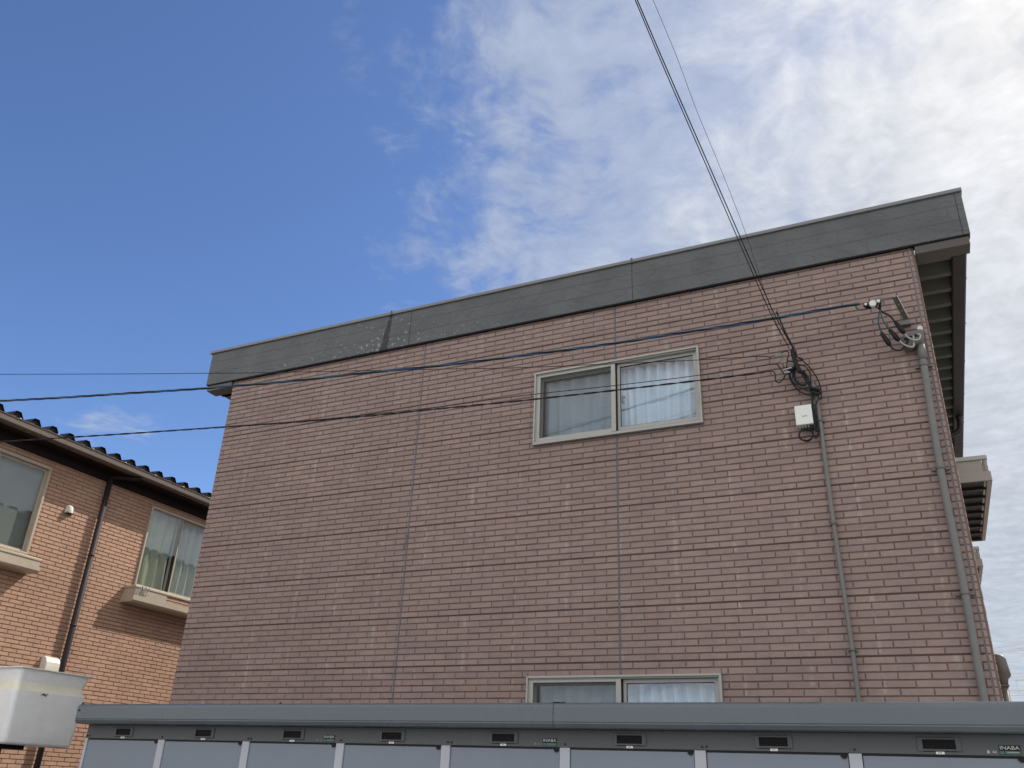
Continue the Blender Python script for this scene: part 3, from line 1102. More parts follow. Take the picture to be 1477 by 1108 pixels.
# roof sheet, gutter and soffit
mb = MB()
deck(mb, -11.155, -17.6, 4.1 + 0.02, 16.4, 4.44 + EYE, 0.2926, 0.135, slope=-0.05, sh=(0.10, 0.46, 0.70))
roof = mb.build('roof', M['lroof'], nb)
mb = MB()
y = 4.12
while y < 16.3:
    a = y + 0.2926 * 0.10
    mb.add([(-11.185, a, 4.443 + EYE), (-11.185, y + 0.2926, 4.443 + EYE), (-11.19, y + 0.2926 * 0.70, 4.572 + EYE), (-11.19, y + 0.2926 * 0.46, 4.572 + EYE)], [(0, 1, 2, 3)])
    y += 0.2926
mb.build('rib_closure', M['lroof'], roof)
mb = MB()
gp = [(-11.205, 4.43), (-11.205, 4.345), (-11.09, 4.345), (-11.075, 4.36), (-11.072, 4.437), (-11.060, 4.44), (-11.060, 4.447), (-11.082, 4.447), (-11.086, 4.437), (-11.09, 4.365), (-11.197, 4.355), (-11.198, 4.43)]
mb.prism([(a, b + EYE) for a, b in gp], 4.1, 16.3, axis=1)
lg = mb.build('gutter', M['lgutter'], nb)
for k in range(14):
    m = MB()
    yy = 6.62 + 0.62 * (k - 2) + 0.9
    m.box(-11.085, -11.052, yy, yy + 0.022, 4.4475 + EYE, 4.456 + EYE)
    m.build('gutter_clip', M['white'], lg)
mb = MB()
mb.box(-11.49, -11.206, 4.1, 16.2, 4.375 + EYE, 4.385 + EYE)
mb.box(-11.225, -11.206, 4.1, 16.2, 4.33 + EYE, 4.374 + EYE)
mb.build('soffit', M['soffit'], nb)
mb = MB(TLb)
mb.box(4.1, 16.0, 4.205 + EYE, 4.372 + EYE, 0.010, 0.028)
mb.build('eave_shade_strip', M['soffit'], nb)  # dark strip set on the wall top for the shade under the eave
# downpipe with swan neck and brackets
PYL = 8.866
mb = MB()
mb.tube([(-11.43, PYL, 4.225 + EYE), (-11.43, PYL, 0.05)], 0.042, 14)
dp = mb.build('downpipe', M['pipe'], nb)
mb = MB()
mb.tube(smooth_path([(-11.15, PYL + 0.30, 4.345 + EYE), (-11.15, PYL + 0.29, 4.32 + EYE), (-11.22, PYL + 0.20, 4.30 + EYE), (-11.36, PYL + 0.04, 4.285 + EYE), (-11.43, PYL, 4.245 + EYE), (-11.43, PYL, 4.215 + EYE)], 6), 0.034, 14)
mb.build('swan_neck', M['soffit'], dp)  # near-black colour puts the eave's shade into the pipe bend
for z in (1.95, 3.0, 0.9):
    m = MB()
    m.tube([(-11.43, PYL, z + EYE), (-11.43, PYL, z + 0.03 + EYE)], 0.047, 14)
    m.build('pipe_bracket', M['pipe'], dp)


def house_window(T, u0, u1, v0, v1, mid, seed, first):
    m = MB(T)
    frame_ring(m, u0, u1, v0, v1, 0.030, -0.08, 0.030, tt=0.040)
    win = m.build('window', M['lframe'], nb, bevel=0.002)
    i0, i1, k0, k1 = u0 + 0.03, u1 - 0.03, v0 + 0.03, v1 - 0.04
    m = MB(T)
    frame_ring(m, i0 + 0.001, mid, k0 + 0.001, k1 - 0.001, 0.016, -0.020, 0.0)
    m.build('sash', M['lframe'], win)
    pane(T, 'pane', i0 + 0.012, mid - 0.012, k0 + 0.012, k1 - 0.012, -0.010, win, M['glass2'])
    m = MB(T)
    frame_ring(m, mid - 0.005, i1 - 0.001, k0 + 0.001, k1 - 0.001, 0.034, -0.050, -0.026)
    m.build('sash', M['lframe'], win)
    pane(T, 'pane', mid + 0.03, i1 - 0.03, k0 + 0.03, k1 - 0.03, -0.038, win, M['glass'])
    m = MB(T)
    m.box(mid - 0.055, mid - 0.012, k0 + 0.017, k1 - 0.017, -0.045, -0.021)
    m.build('gasket', M['pipe'], win)
    if first:
        m = MB(T)
        m.add([(u0 + 0.02, v0, -0.12), (u1 - 0.02, v0, -0.12), (u1 - 0.02, v1, -0.12), (u0 + 0.02, v1, -0.12)], [(0, 1, 2, 3)])
        m.build('roller_shade', M['shade'], win)
    else:
        curtain(T, i0, mid - 0.02, v0 - 0.02, v1 - 0.02, -0.17, win, M['curtain2'], seed=seed, per=0.19, amp=0.03)
        curtain(T, mid + 0.02, i1, v0 - 0.02, v1 - 0.02, -0.17, win, M['curtain2'], seed=seed + 5, per=0.17, amp=0.035)
        m = MB(T)
        m.box(mid + 0.66, mid + 0.685, k0 + 0.33, k0 + 0.55, -0.035, -0.012)
        m.build('sash_handle', M['dsteel'], win)
    room_box(T, u0, u1, v0, v1, win, w0=-0.082)
    return win


house_window(TL, *LW1, 7.06, 21, True)
house_window(TL, *LW2, 10.58, 31, False)
ledge_box(TL, 6.02, 7.955, 2.52 + EYE, 2.715 + EYE, 0.275, nb, M['lframe'])
ledge_box(TL, 9.645, 11.62, 2.465 + EYE, 2.722 + EYE, 0.275, nb, M['lframe'])
# bunch of plastic ties at the near end of the far box's rail
rnd = random.Random(5)
mb = MB()
for k in range(7):
    c = Vector((-11.5 + 0.275, 9.72 + 0.20 * rnd.random(), 2.69 + EYE))
    rr = 0.018 + 0.03 * rnd.random()
    an = rnd.uniform(-0.8, 0.8)
    pts = [c + Vector((0.012 + 0.012 * math.cos(t * 2), rr * math.cos(t) * math.cos(an), rr * 1.5 * math.sin(t) - 0.03)) for t in [i * 6.283 / 12 for i in range(12)]]
    mb.tube(pts, 0.004, 5)
tag(mb.build('tie_bunch', M['cable_w']), 'tangle of pale plastic ties on the corner of the farther beige window ledge box', 'ties')

# vent hoods on the neighbour's wall
vh1 = MB(TL)
prof = []
cy, cz = 8.335, 3.585 + EYE
n = 16
rings = []
for (z, w_, s) in ((0.075, 0.015, 0.020), (0.062, 0.045, 0.040), (0.03, 0.075, 0.052), (-0.015, 0.088, 0.058), (-0.055, 0.090, 0.060)):
    rings.append([(cy + s * math.cos(math.pi * k / n), cz + z, 0.002 + w_ * math.sin(math.pi * k / n)) for k in range(n + 1)])
vs = [p for r in rings for p in r]
vh1.add(vs, [(i * (n + 1) + k, i * (n + 1) + k + 1, (i + 1) * (n + 1) + k + 1, (i + 1) * (n + 1) + k) for i in range(4) for k in range(n)], True)
vh1.add(rings[0], [tuple(range(n + 1))])
h1 = vh1.build('vent_hood', M['hood'], nb)
m = MB(TL)
m.box(cy - 0.075, cy + 0.075, cz - 0.068, cz - 0.058, 0.001, 0.02)
m.box(cy - 0.055, cy + 0.055, cz - 0.050, cz - 0.044, 0.002, 0.075)
m.build('vent_hood_grille', M['dsteel'], h1)
m = MB(TL)
cy, cz = 8.66, 1.37 + EYE
prof = [(0.0, -0.13), (0.0, 0.115), (0.055, 0.115), (0.10, 0.09), (0.125, 0.04), (0.13, -0.02), (0.13, -0.13)]
nn = len(prof)
vs = [(cy - 0.115, cz + q, p + 0.001) for p, q in prof] + [(cy + 0.115, cz + q, p + 0.001) for p, q in prof]
m.add(vs, [(i, (i + 1) % nn, nn + (i + 1) % nn, nn + i) for i in range(nn)])
m.add(vs, [tuple(range(nn))[::-1], tuple(range(nn, 2 * nn))])
m.build('vent_hood', M['hood'], nb, bevel=0.008)

# ================================================================ storage lockers in front
SY = 5.75
UW = 0.9133
P0 = -6.888
shed = empty('storage_locker_row', (-3.2, SY + 0.4, 0), 'long row of blue grey steel lockers under a slate grey canopy', 'lockers')
SB, ST = 0.0, 0.392 + EYE
mb = MB()
mb.box(P0 + 0.012, 0.45, SY + 0.03, SY + 0.85, 0.06, ST)
mb.build('cabinet', M['shed_head'], shed)
mb = MB()
mb.box(P0 + 0.010, 0.452, SY, SY + 0.028, 0.282 + EYE, ST - 0.001)
hd = mb.build('header_panel', M['shed_head'], shed)
# canopy in two lengths
cp = [(SY + 0.9, 0.50), (SY + 0.10, 0.562), (5.660, 0.5545), (5.645, 0.5520), (5.634, 0.5470), (5.6265, 0.5400), (5.622, 0.5310), (5.620, 0.5200), (5.620, 0.431), (5.624, 0.4275), (5.624, 0.424), (5.621, 0.420), (5.636, 0.396), (5.650, 0.391), (SY + 0.02, 0.3935), (SY + 0.9, 0.40)]
CJ = -2.352
for a, b in ((-6.915, CJ - 0.0015), (CJ + 0.0015, 0.475)):
    mb = MB()
    mb.prism([(p, q + EYE) for p, q in cp], a, b)
    mb.build('canopy', M['shed_top'], shed, bevel=0.003)
for x in (-6.90, -4.69, 0.462):
    mb = MB()
    mb.tube([(x, 5.652, 0.553 + EYE), (x, 5.652, 0.562 + EYE)], 0.008, 8)
    mb.build('canopy_bolt', M['black'], shed)
for x in (-6.885, 0.435):
    mb = MB()
    mb.tube([(x, 5.6195, 0.50 + EYE), (x, 5.614, 0.50 + EYE)], 0.008, 10)
    mb.build('canopy_bolt', M['black'], shed)
mb = MB()
rnd = random.Random(2)
for k in range(9):
    x = CJ - 0.005 + rnd.uniform(-0.01, 0.055)
    mb.box(x, x + rnd.uniform(0.004, 0.03), 5.640, 5.650, 0.550 + EYE, 0.5535 + EYE + rnd.uniform(0, 0.006))
mb.build('rust_patch', M['rust'], shed)


def text_mesh(body, size, loc, mat, parent, name):
    cu = bpy.data.curves.new(name, 'FONT')
    cu.body = body
    cu.size = size
    cu.align_x = 'CENTER'
    cu.align_y = 'CENTER'
    cu.extrude = 0.0008
    cu.offset = size * 0.012
    to = bpy.data.objects.new(name, cu)
    sc.collection.objects.link(to)
    bpy.context.view_layer.update()
    me = bpy.data.meshes.new_from_object(to.evaluated_get(bpy.context.evaluated_depsgraph_get()))
    bpy.data.objects.remove(to)
    me.materials.clear()
    me.materials.append(mat)
    off = Vector(parent['_o'])
    for vtx in me.vertices:
        x, y, z = vtx.co
        vtx.co = Vector((loc[0] + x * 1.25, loc[1] - z, loc[2] + y)) - off
    o = bpy.data.objects.new(name, me)
    sc.collection.objects.link(o)
    o.parent = parent
    o['_o'] = tuple(off)
    return o


DT = 0.276 + EYE
for k in range(9):
    x = P0 + UW * k
    m = MB()
    m.box(x - 0.030 if k else x + 0.012, x + 0.042, SY - 0.006, SY + 0.026, 0.02, DT + 0.003)
    m.build('post', M['shed_post'], shed, bevel=0.003)
    if k == 8:
        break
    a, b = x + 0.046, x + UW - 0.034
    m = MB()
    m.box(a, b, SY + 0.004, SY + 0.024, 0.06, DT - 0.007)
    dr = m.build('door', M['shed_door'], shed, bevel=0.003)
    m = MB()
    m.box(b - 0.040, b - 0.004, SY - 0.003, SY + 0.0035, DT - 0.018, DT - 0.004)
    m.box(b - 0.032, b - 0.010, SY - 0.006, SY - 0.0032, DT - 0.026, DT - 0.010)
    m.build('top_catch', M['black'], dr)
    m = MB()
    m.box(a - 0.002, b + 0.002, SY + 0.001, SY + 0.02, DT - 0.0065, DT + 0.0055)
    m.build('door_gap', M['black'], shed)
    # vent grille with louvres
    c = x + UW * 0.503
    z0, z1 = 0.305 + EYE, 0.366 + EYE
    m = MB()
    frame_ring(m, c - 0.110, c + 0.110, 0, 1, 0.02, 0, 1)
    m = MB(lambda p, q, r: (p, SY - r, q))
    frame_ring(m, c - 0.112, c + 0.112, z0 - 0.006, z1 + 0.006, 0.024, 0.0005, 0.009, tb=0.012, tt=0.012)
    vg = m.build('vent_grille', M['shed_head'], shed, bevel=0.003)
    m = MB(lambda p, q, r: (p, SY - r, q))
    m.box(c - 0.088, c + 0.088, z0 + 0.006, z1 - 0.006, 0.0004, 0.001)
    m.build('vent_hole', M['black'], vg)
    m = MB(lambda p, q, r: (p, SY - r, q))
    for q in range(5):
        zz = z0 + 0.009 + q * 0.0092
        m.add([(c - 0.088, zz, 0.006), (c + 0.088, zz, 0.006), (c + 0.088, zz + 0.004, 0.0015), (c - 0.088, zz + 0.004, 0.0015)], [(0, 1, 2, 3)])
    m.build('louvre', M['gutter'], vg)
    m = MB(lambda p, q, r: (p, SY - r, q))
    m.box(c - 0.022, c + 0.022, 0.2865 + EYE - 0.003, 0.2995 + EYE - 0.003, 0.0005, 0.003)
    npl = m.build('number_plate', M['plate'], shed)
    m = MB(lambda p, q, r: (p, SY - r, q))
    for q in range(3):
        m.box(c - 0.010 + q * 0.007, c - 0.006 + q * 0.007, 0.2870 + EYE, 0.2940 + EYE, 0.0031, 0.0036)
    m.build('faint_digits', M['ink'], npl)
    for xx in ((x + 0.006,) if k % 2 else (x + 0.020, x + 0.050)):
        m = MB(lambda p, q, r: (p, SY - r, q))
        m.tube([(xx, 0.300 + EYE, 0.0), (xx, 0.300 + EYE, 0.006)], 0.007, 8)
        m.build('bolt', M['gutter'], shed)
    if k in (2, 4, 7):
        e = x + UW - 0.105
        m = MB(lambda p, q, r: (p, SY - r, q))
        m.box(e - 0.052, e + 0.052, 0.287 + EYE, 0.335 + EYE, 0.0005, 0.003)
        sg = m.build('maker_label', M['black'], shed)
        m = MB(lambda p, q, r: (p, SY - r, q))
        m.box(e - 0.050, e - 0.028, 0.289 + EYE, 0.306 + EYE, 0.0031, 0.0035)
        m.box(e - 0.024, e + 0.050, 0.289 + EYE, 0.306 + EYE, 0.0031, 0.0035)
        m.build('label_field', M['green'], sg)
        text_mesh('INABA', 0.0265, (e, SY - 0.0035, 0.3215 + EYE), M['silver'], sg, 'lettering')
        for r_ in ((e - 0.015, e + 0.042, 0.2985, 0.3015, 0.0036, 0.004), (e - 0.112, e - 0.100, 0.293, 0.308, 0.0005, 0.0015),
                   (e - 0.086, e - 0.066, 0.296, 0.2995, 0.0005, 0.0015), (e - 0.086, e - 0.066, 0.303, 0.3055, 0.0005, 0.0015)):
            m = MB(lambda p, q, r: (p, SY - r, q))
            m.box(r_[0], r_[1], r_[2] + EYE, r_[3] + EYE, r_[4], r_[5])
            m.build('small_print', M['silver'] if k == 7 else M['ink'], sg)

# ================================================================ lift bucket at the left
bk_ = empty('lift_bucket', (-9.3, 6.8, 1.8), 'pale grey fibreglass lift bucket with a cream band, left of the locker row', 'lift bucket')
BX, BY0, BY1 = -8.8, 6.34, 7.235


def bucket_ring(z, dx, dy0, dy1, r=0.07, n=5):
    x1, x0, y0, y1 = BX + dx, BX - 0.72, BY0 + dy0, BY1 + dy1
    pts = []
    for (cx, cy, a0) in ((x1 - r, y1 - r, 0), (x0 + r, y1 - r, 90), (x0 + r, y0 + r, 180), (x1 - r, y0 + r, 270)):
        for k in range(n + 1):
            a = math.radians(a0 + 90 * k / n)
            pts.append((cx + r * math.cos(a), cy + r * math.sin(a), z + EYE))
    return pts


def rings_mesh(rings, cap_last=True, cap_first=False):
    n = len(rings[0])
    m = MB()
    m.add([p for r in rings for p in r], [(i * n + k, i * n + (k + 1) % n, (i + 1) * n + (k + 1) % n, (i + 1) * n + k) for i in range(len(rings) - 1) for k in range(n)], True)
    if cap_last:
        m.add(rings[-1], [tuple(range(n))[::-1]])
    if cap_first:
        m.add(rings[0], [tuple(range(n))])
    return m


up_r = [bucket_ring(0.995, 0.0, 0, 0.005, .05), bucket_ring(0.93, -0.008, 0.006, -0.014, .05), bucket_ring(0.862, -0.016, 0.010, -0.036, .05)]
rings_mesh(up_r, cap_last=False).build('upper_shell', M['bucket'], bk_)
bd = [bucket_ring(0.862, -0.016, 0.010, -0.036, .05), bucket_ring(0.825, -0.014, 0.010, -0.034, .05), bucket_ring(0.772, 0.0, 0.0, -0.006, .05)]
rings_mesh(bd, cap_last=False).build('band', M['band'], bk_)
lo = [bucket_ring(0.772, 0.0, 0.0, -0.006, .05), bucket_ring(0.74, 0.001, 0.0, 0.0, .05), bucket_ring(0.45, -0.012, 0.02, -0.008, .055), bucket_ring(0.275, -0.020, 0.033, -0.014, .06),
      bucket_ring(0.256, -0.025, 0.038, -0.018, .06), bucket_ring(0.245, -0.038, 0.052, -0.034, .055), bucket_ring(0.242, -0.09, 0.10, -0.09, .05)]
rings_mesh(lo).build('shell', M['bucket'], bk_)
rim = [bucket_ring(0.990, 0.0, 0, 0.005, .05), bucket_ring(0.990, 0.022, -0.022, 0.030, .06), bucket_ring(1.002, 0.024, -0.024, 0.032, .06), bucket_ring(1.006, 0.0, 0, 0.005, .05), bucket_ring(1.004, -0.03, 0.03, -0.03, .03), bucket_ring(0.6, -0.05, 0.05, -0.06, .03)]
rings_mesh(rim, cap_last=True).build('rim', M['bucket'], bk_)
m = MB()
m.tube([(-9.0, 6.45, 0.262 + EYE), (-9.0, 6.45, 0.12 + EYE)], 0.05, 14)
m.box(-9.08, -8.98, 6.36, 6.75, 0.20 + EYE, 0.241 + EYE)
m.tube([(-9.25, 6.6, 0.24 + EYE), (-9.30, 6.6, -0.2 + EYE), (-10.2, 6.0, -0.9 + EYE), (-10.6, 5.5, 0.0)], 0.08, 12)
m.build('mounting_arm', M['black'], bk_)
m = MB()
rnd = random.Random(11)
m.tube([(BX - 0.0165, 6.66, 0.755 + EYE), (BX + 0.004, 6.70, 0.752 + EYE)], 0.012, 5)
for k in range(5):
    a = (BX + 0.0015, 6.65 + k * 0.016, 0.745 + EYE + rnd.uniform(-.012, .014))
    m.tube([a, (BX + 0.003, a[1] + 0.02, a[2] + rnd.uniform(-.01, .02))], 0.005, 5)
m.build('scuff', M['dsteel'], bk_)

# ================================================================ fixtures on the brown wall


def P7(x, y, Y=7.06):
    return atY(x, y, Y)


def c9(x, y):           # points read on an enlargement of the bracket corner
    return 1220 + x / 9.233, 410 + y / 9.233


def c7(x, y):           # points read on an enlargement of the coil
    return 1100 + x / 6.92, 480 + y / 6.92


# service conduit (right) -------------------------------------------------
CXc = 0.292
cd = empty('service_conduit', (CXc, 7.06, 0), 'thick grey conduit with a hooded cap down the right edge of the brown wall', 'conduit')
m = MB()
m.tube(smooth_path([(0.318, 7.055, 3.50 + EYE), (0.312, 7.055, 3.30 + EYE), (0.290, 7.055, 2.4 + EYE), (0.296, 7.055, 1.5 + EYE), (0.288, 7.055, 0.6 + EYE), (0.288, 7.055, 0.02)], 5), 0.0285, 14)
m.build('pipe', M['conduit'], cd)
m = MB()
m.tube([(0.318, 7.055, 3.505 + EYE), (0.317, 7.055, 3.36 + EYE)], 0.034, 14)
m.build('coupling', M['conduit'], cd)
for z, x in ((3.30, 0.312), (2.40, 0.291), (1.425, 0.295)):
    m = MB()
    m.tube([(x, 7.055, z + EYE), (x, 7.055, z + 0.022 + EYE)], 0.035, 14)
    m.box(x - 0.065, x + 0.065, 7.08, 7.0985, z + EYE, z + 0.022 + EYE)
    m.build('clamp', M['dsteel'], cd, bevel=0.002)
# weather cap: a slanted hood with three cable holes facing down left
m = MB()
hp = [(0.352, 3.60), (0.338, 3.628), (0.30, 3.618), (0.195, 3.590), (0.178, 3.565), (0.188, 3.475), (0.245, 3.455), (0.29, 3.49), (0.335, 3.50), (0.352, 3.54)]
n = len(hp)
vs = [(x, 7.005, z + EYE) for x, z in hp] + [(x, 7.09, z + EYE) for x, z in hp]
m.add(vs, [(i, (i + 1) % n, n + (i + 1) % n, n + i) for i in range(n)])
m.add(vs, [tuple(range(n))[::-1], tuple(range(n, 2 * n))])
hood = m.build('entrance_cap', M['cap_dark'], cd, bevel=0.01)
m = MB()
for x, z in ((0.213, 3.548), (0.252, 3.556), (0.292, 3.565)):
    m.tube([(x, 7.0045, z + EYE), (x, 7.00, z + EYE)], 0.013, 10)
m.build('cable_hole', M['black'], hood)
m = MB()
m.tube([(0.335, 7.0045, 3.63 + EYE), (0.335, 7.05, 3.64 + EYE)], [0.020, 0.024], 10)
m.build('cap_screw', M['porcelain'], hood)

# thin conduit under the coil ------------------------------------------------
cd2 = empty('communication_conduit', (-0.53, 7.07, 0), 'slim grey conduit dropping from the tangle of black cable beside the white box', 'conduit')
m = MB()
m.tube(smooth_path([(-0.553, 7.07, 3.20 + EYE), (-0.548, 7.07, 2.9 + EYE), (-0.545, 7.07, 2.05 + EYE), (-0.528, 7.07, 1.06 + EYE), (-0.532, 7.07, 0.3 + EYE), (-0.532, 7.07, 0.02)], 5), 0.0175, 12)
m.build('pipe', M['conduit'], cd2)
for z in (2.93, 2.03, 1.05):
    m = MB()
    x = -0.547 if z > 1.5 else -0.528
    m.tube([(x, 7.07, z + EYE), (x, 7.07, z + 0.018 + EYE)], 0.0225, 12)
    m.box(x - 0.035, x + 0.035, 7.085, 7.0985, z + EYE, z + 0.018 + EYE)
    m.build('clamp', M['dsteel'], cd2)
m = MB()
m.tube([(-0.575, 7.06, 3.30 + EYE), (-0.555, 7.07, 3.19 + EYE)], [0.035, 0.024], 12)
m.build('cap', M['dsteel'], cd2)

# steel bracket, clamp and leads ---------------------------------------------
br = empty('wall_bracket', tuple(P7(1305, 463, 7.09)), 'short slanting steel arm bolted to the wall above the hooded conduit', 'bracket')
a = atY(*c9(650, 175), 6.86)
b = atY(*c9(800, 462), 7.05)
d = (b - a).normalized()
s = Vector((1, 0, 0)) - d * d.x
s.normalize()
o_ = d.cross(s).normalized()
if o_.y > 0:
    o_ = -o_


def slab(m, p, q, s, o, w0, w1, t0, t1):
    vs = []
    for e in (p, q):
        for w_ in (w0, w1):
            for t_ in (t0, t1):
                vs.append(tuple(e + s * w_ + o * t_))
    m.add(vs, [(0, 1, 3, 2), (4, 6, 7, 5), (0, 4, 5, 1), (2, 3, 7, 6), (0, 2, 6, 4), (1, 5, 7, 3)])


m = MB()
slab(m, a, b, s, o_, -0.020, 0.016, -0.004, 0.0)
slab(m, a, b, s, o_, 0.0162, 0.0205, -0.022, 0.006)
m.build('arm', M['dsteel'], br)
m = MB()
slab(m, a, b, s, o_, 0.0207, 0.0240, -0.024, 0.008)
m.build('edge_highlight', M['paint'], br)  # pale strip paints the light caught along the arm's edge
m = MB()
m.box(b.x - 0.05, b.x + 0.03, 7.045, 7.099, b.z - 0.055, b.z - 0.01)
m.build('foot', M['dsteel'], br, bevel=0.004)
m = MB()
for t_ in (0.33, 0.62):
    p = a.lerp(b, t_) + s * 0.002
    m.tube([tuple(p + o_ * 0.0005), tuple(p + o_ * 0.007)], 0.006, 8)
m.build('bolt', M['steel'], br)

ins = empty('insulator', tuple(atY(*c9(350, 250), 6.86)), 'white round insulator holding the twisted blue and black cable near the roof corner', 'insulator')


def disc(m, c, r, depth=0.03, n=16):
    m.tube([tuple(c + Vector((0, depth, 0))), tuple(c + Vector((0, 0.004, 0))), tuple(c)], [r, r, r * 0.8], n)


c_ = atY(*c9(355, 250), 6.83)
m = MB()
disc(m, c_, 0.029, 0.05)
disc(m, atY(*c9(265, 262), 6.84), 0.012, 0.03)
disc(m, atY(*c9(430, 218), 6.84), 0.015, 0.03)
m.build('porcelain_knob', M['porcelain'], ins)
m = MB()
m.tube([tuple(atY(*c9(240, 280), 6.87)), tuple(atY(*c9(300, 290), 6.87)), tuple(atY(*c9(380, 275), 6.87)), tuple(atY(*c9(440, 225), 6.87))], [0.016, 0.030, 0.028, 0.014], 10)
m.build('clamp_body', M['black'], ins)
m = MB()
m.tube([tuple(atY(*q, 6.86)) for q in (c9(400, 200), c9(520, 185), c9(620, 180))], 0.0035, 6)
m.tube([tuple(atY(*q, 6.86)) for q in (c9(440, 235), c9(530, 205), c9(630, 172), c9(655, 178))], 0.0045, 6)
m.build('tie_wire', M['dsteel'], ins)

ld = empty('service_leads', tuple(atY(*c9(450, 330), 6.95)), 'three looping leads with fat black sleeves between the insulator and the hooded conduit', 'cables')


def wire_c9(pts, r, mat, name, Y0=6.90, Y1=7.0):
    n_ = len(pts)
    P_ = [atY(*c9(*q), Y0 + (Y1 - Y0) * i / (n_ - 1)) for i, q in enumerate(pts)]
    m = MB()
    m.tube([tuple(p) for p in smooth_path(P_, 6)], r, 8)
    m.build(name, mat, ld)


wire_c9([(455, 215), (455, 270), (450, 340)], 0.011, M['cable'], 'lead', 6.86, 6.9)
wire_c9([(120, 285), (160, 330), (220, 345), (300, 325), (380, 305), (440, 330)], 0.0055, M['cable_g'], 'lead', 6.87, 6.9)
wire_c9([(455, 350), (435, 430), (435, 520), (455, 590), (475, 640)], 0.006, M['cable_b'], 'lead', 6.88, 6.95)
wire_c9([(460, 350), (475, 420), (505, 500), (550, 570), (580, 605)], 0.0055, M['cable_g'], 'lead', 6.88, 6.95)
wire_c9([(450, 340), (500, 380), (570, 410), (620, 460), (650, 500)], 0.007, M['cable'], 'lead', 6.88, 6.95)
wire_c9([(585, 815), (630, 860), (690, 882), (750, 865), (800, 800), (850, 690)], 0.0065, M['cable'], 'lead', 6.95, 7.0)
wire_c9([(715, 755), (760, 795), (820, 825), (875, 838), (905, 815), (900, 690)], 0.0075, M['cable_w'], 'lead', 6.95, 6.995)
wire_c9([(780, 660), (820, 700), (880, 735), (940, 745), (985, 720), (990, 680), (955, 665)], 0.0075, M['cable_w'], 'lead', 6.95, 6.995)
for p, q in (((470, 645), (590, 815)), ((577, 603), (712, 757)), ((650, 495), (785, 660))):
    P_ = [atY(*c9(p[0] + (q[0] - p[0]) * t, p[1] + (q[1] - p[1]) * t), 6.945) for t in (0, .08, .35, .5, .55, .85, .95, 1)]
    m = MB()
    m.tube([tuple(x) for x in P_], [0.008, 0.016, 0.019, 0.020, 0.023, 0.021, 0.014, 0.008], 10)
    m.build('sleeve', M['black'], ld)

# white terminal box with a coil of cable under it ---------------------------------
tb = empty('terminal_box', (-0.67, 7.06, 2.98 + EYE), 'small white plastic box on the brown wall beside the slim conduit', 'terminal box')
m = MB()
m.box(-0.740, -0.600, 7.02, 7.09, 2.905 + EYE, 3.085 + EYE)
m.build('cover', M['white'], tb, bevel=0.006)
m = MB()
for k in range(5):
    m.box(-0.685 + k * 0.009, -0.679 + k * 0.009, 7.0185, 7.0196, 2.976 + EYE, 2.985 + EYE)
m.build('faint_mark', M['ink'], tb)
m = MB()
for k in range(4):
    m.tube([(-0.715 + k * 0.024, 7.05, 2.905 + EYE), (-0.715 + k * 0.024, 7.05, 2.885 + EYE)], 0.008, 8)
m.build('cable_gland', M['cable_w'], tb)
m = MB()
m.box(-0.665, -0.605, 7.045, 7.085, 2.868 + EYE, 2.904 + EYE)
m.build('lower_tray', M['black'], tb, bevel=0.004)
cl = Vector((-0.672, 7.04, 2.815 + EYE))
m = MB()
pts = []
for i in range(3 * 20):
    t = i / 20 * 2 * math.pi
    rr = 0.055 + 0.004 * math.sin(i * 0.7)
    pts.append((cl.x + rr * math.cos(t), cl.y + 0.004 * (i // 20) - 0.004, cl.z + rr * math.sin(t)))
m.tube(pts, 0.0052, 6)
m.tube(smooth_path([(cl.x + 0.055, 7.04, cl.z), (-0.60, 7.04, 2.775 + EYE), (-0.575, 7.045, 2.80 + EYE), (-0.572, 7.05, 2.86 + EYE), (-0.585, 7.05, 2.92 + EYE)], 6), 0.0055, 6)
tag(m.build('cable_coil', M['cable']), 'neat ring of black cable hanging just below the small white box', 'cable')

# tangle of black cable ---------------------------------------------------------
tg = empty('cable_tangle', tuple(atY(1150, 520, 7.03)), 'tangle of looped black cables and steel dead ends above the small white box', 'cables')


def wire_c7(pts, r, mat=None, name='loop', Y0=6.99, Y1=7.04, amp=0.02):
    n_ = len(pts)
    P_ = [atY(*c7(*q), Y0 + (Y1 - Y0) * i / max(1, n_ - 1)) for i, q in enumerate(pts)]
    m = MB()
    m.tube([tuple(p) for p in smooth_path(P_, 6)], r, 8)
    m.build(name, mat or M['cable'], tg)


wire_c7([(300, 145), (320, 220), (340, 300), (380, 380), (430, 470), (500, 560), (550, 600)], 0.0105, Y0=6.96)
wire_c7([(290, 170), (305, 240), (335, 320), (375, 400)], 0.015, name='cable_sleeve', Y0=6.96, Y1=6.97)
wire_c7([(330, 175), (345, 240), (400, 280), (480, 360), (540, 450), (575, 540), (585, 620), (580, 670)], 0.0055)
wire_c7([(320, 320), (380, 320), (440, 350), (475, 420), (480, 500), (470, 545)], 0.005)
wire_c7([(330, 310), (290, 370), (265, 430), (290, 490), (350, 570), (420, 610), (500, 630)], 0.006)
wire_c7([(300, 345), (275, 400), (285, 460), (330, 520), (400, 560), (500, 590), (560, 600)], 0.0055)
wire_c7([(310, 360), (300, 430), (340, 500), (400, 530), (450, 500), (460, 460), (420, 400), (370, 370), (330, 350), (320, 440), (360, 510), (420, 530)], 0.007)
wire_c7([(325, 370), (315, 440), (355, 500), (410, 520), (448, 480), (440, 430), (390, 385), (340, 365)], 0.008, Y0=7.0, Y1=7.02)
wire_c7([(350, 250), (390, 255), (395, 275), (360, 285), (340, 262)], 0.005)
wire_c7([(410, 375), (420, 430), (450, 455)], 0.006)
wire_c7([(480, 560), (495, 640), (500, 740), (520, 850), (535, 960)], 0.0085, Y0=7.03, Y1=7.05)
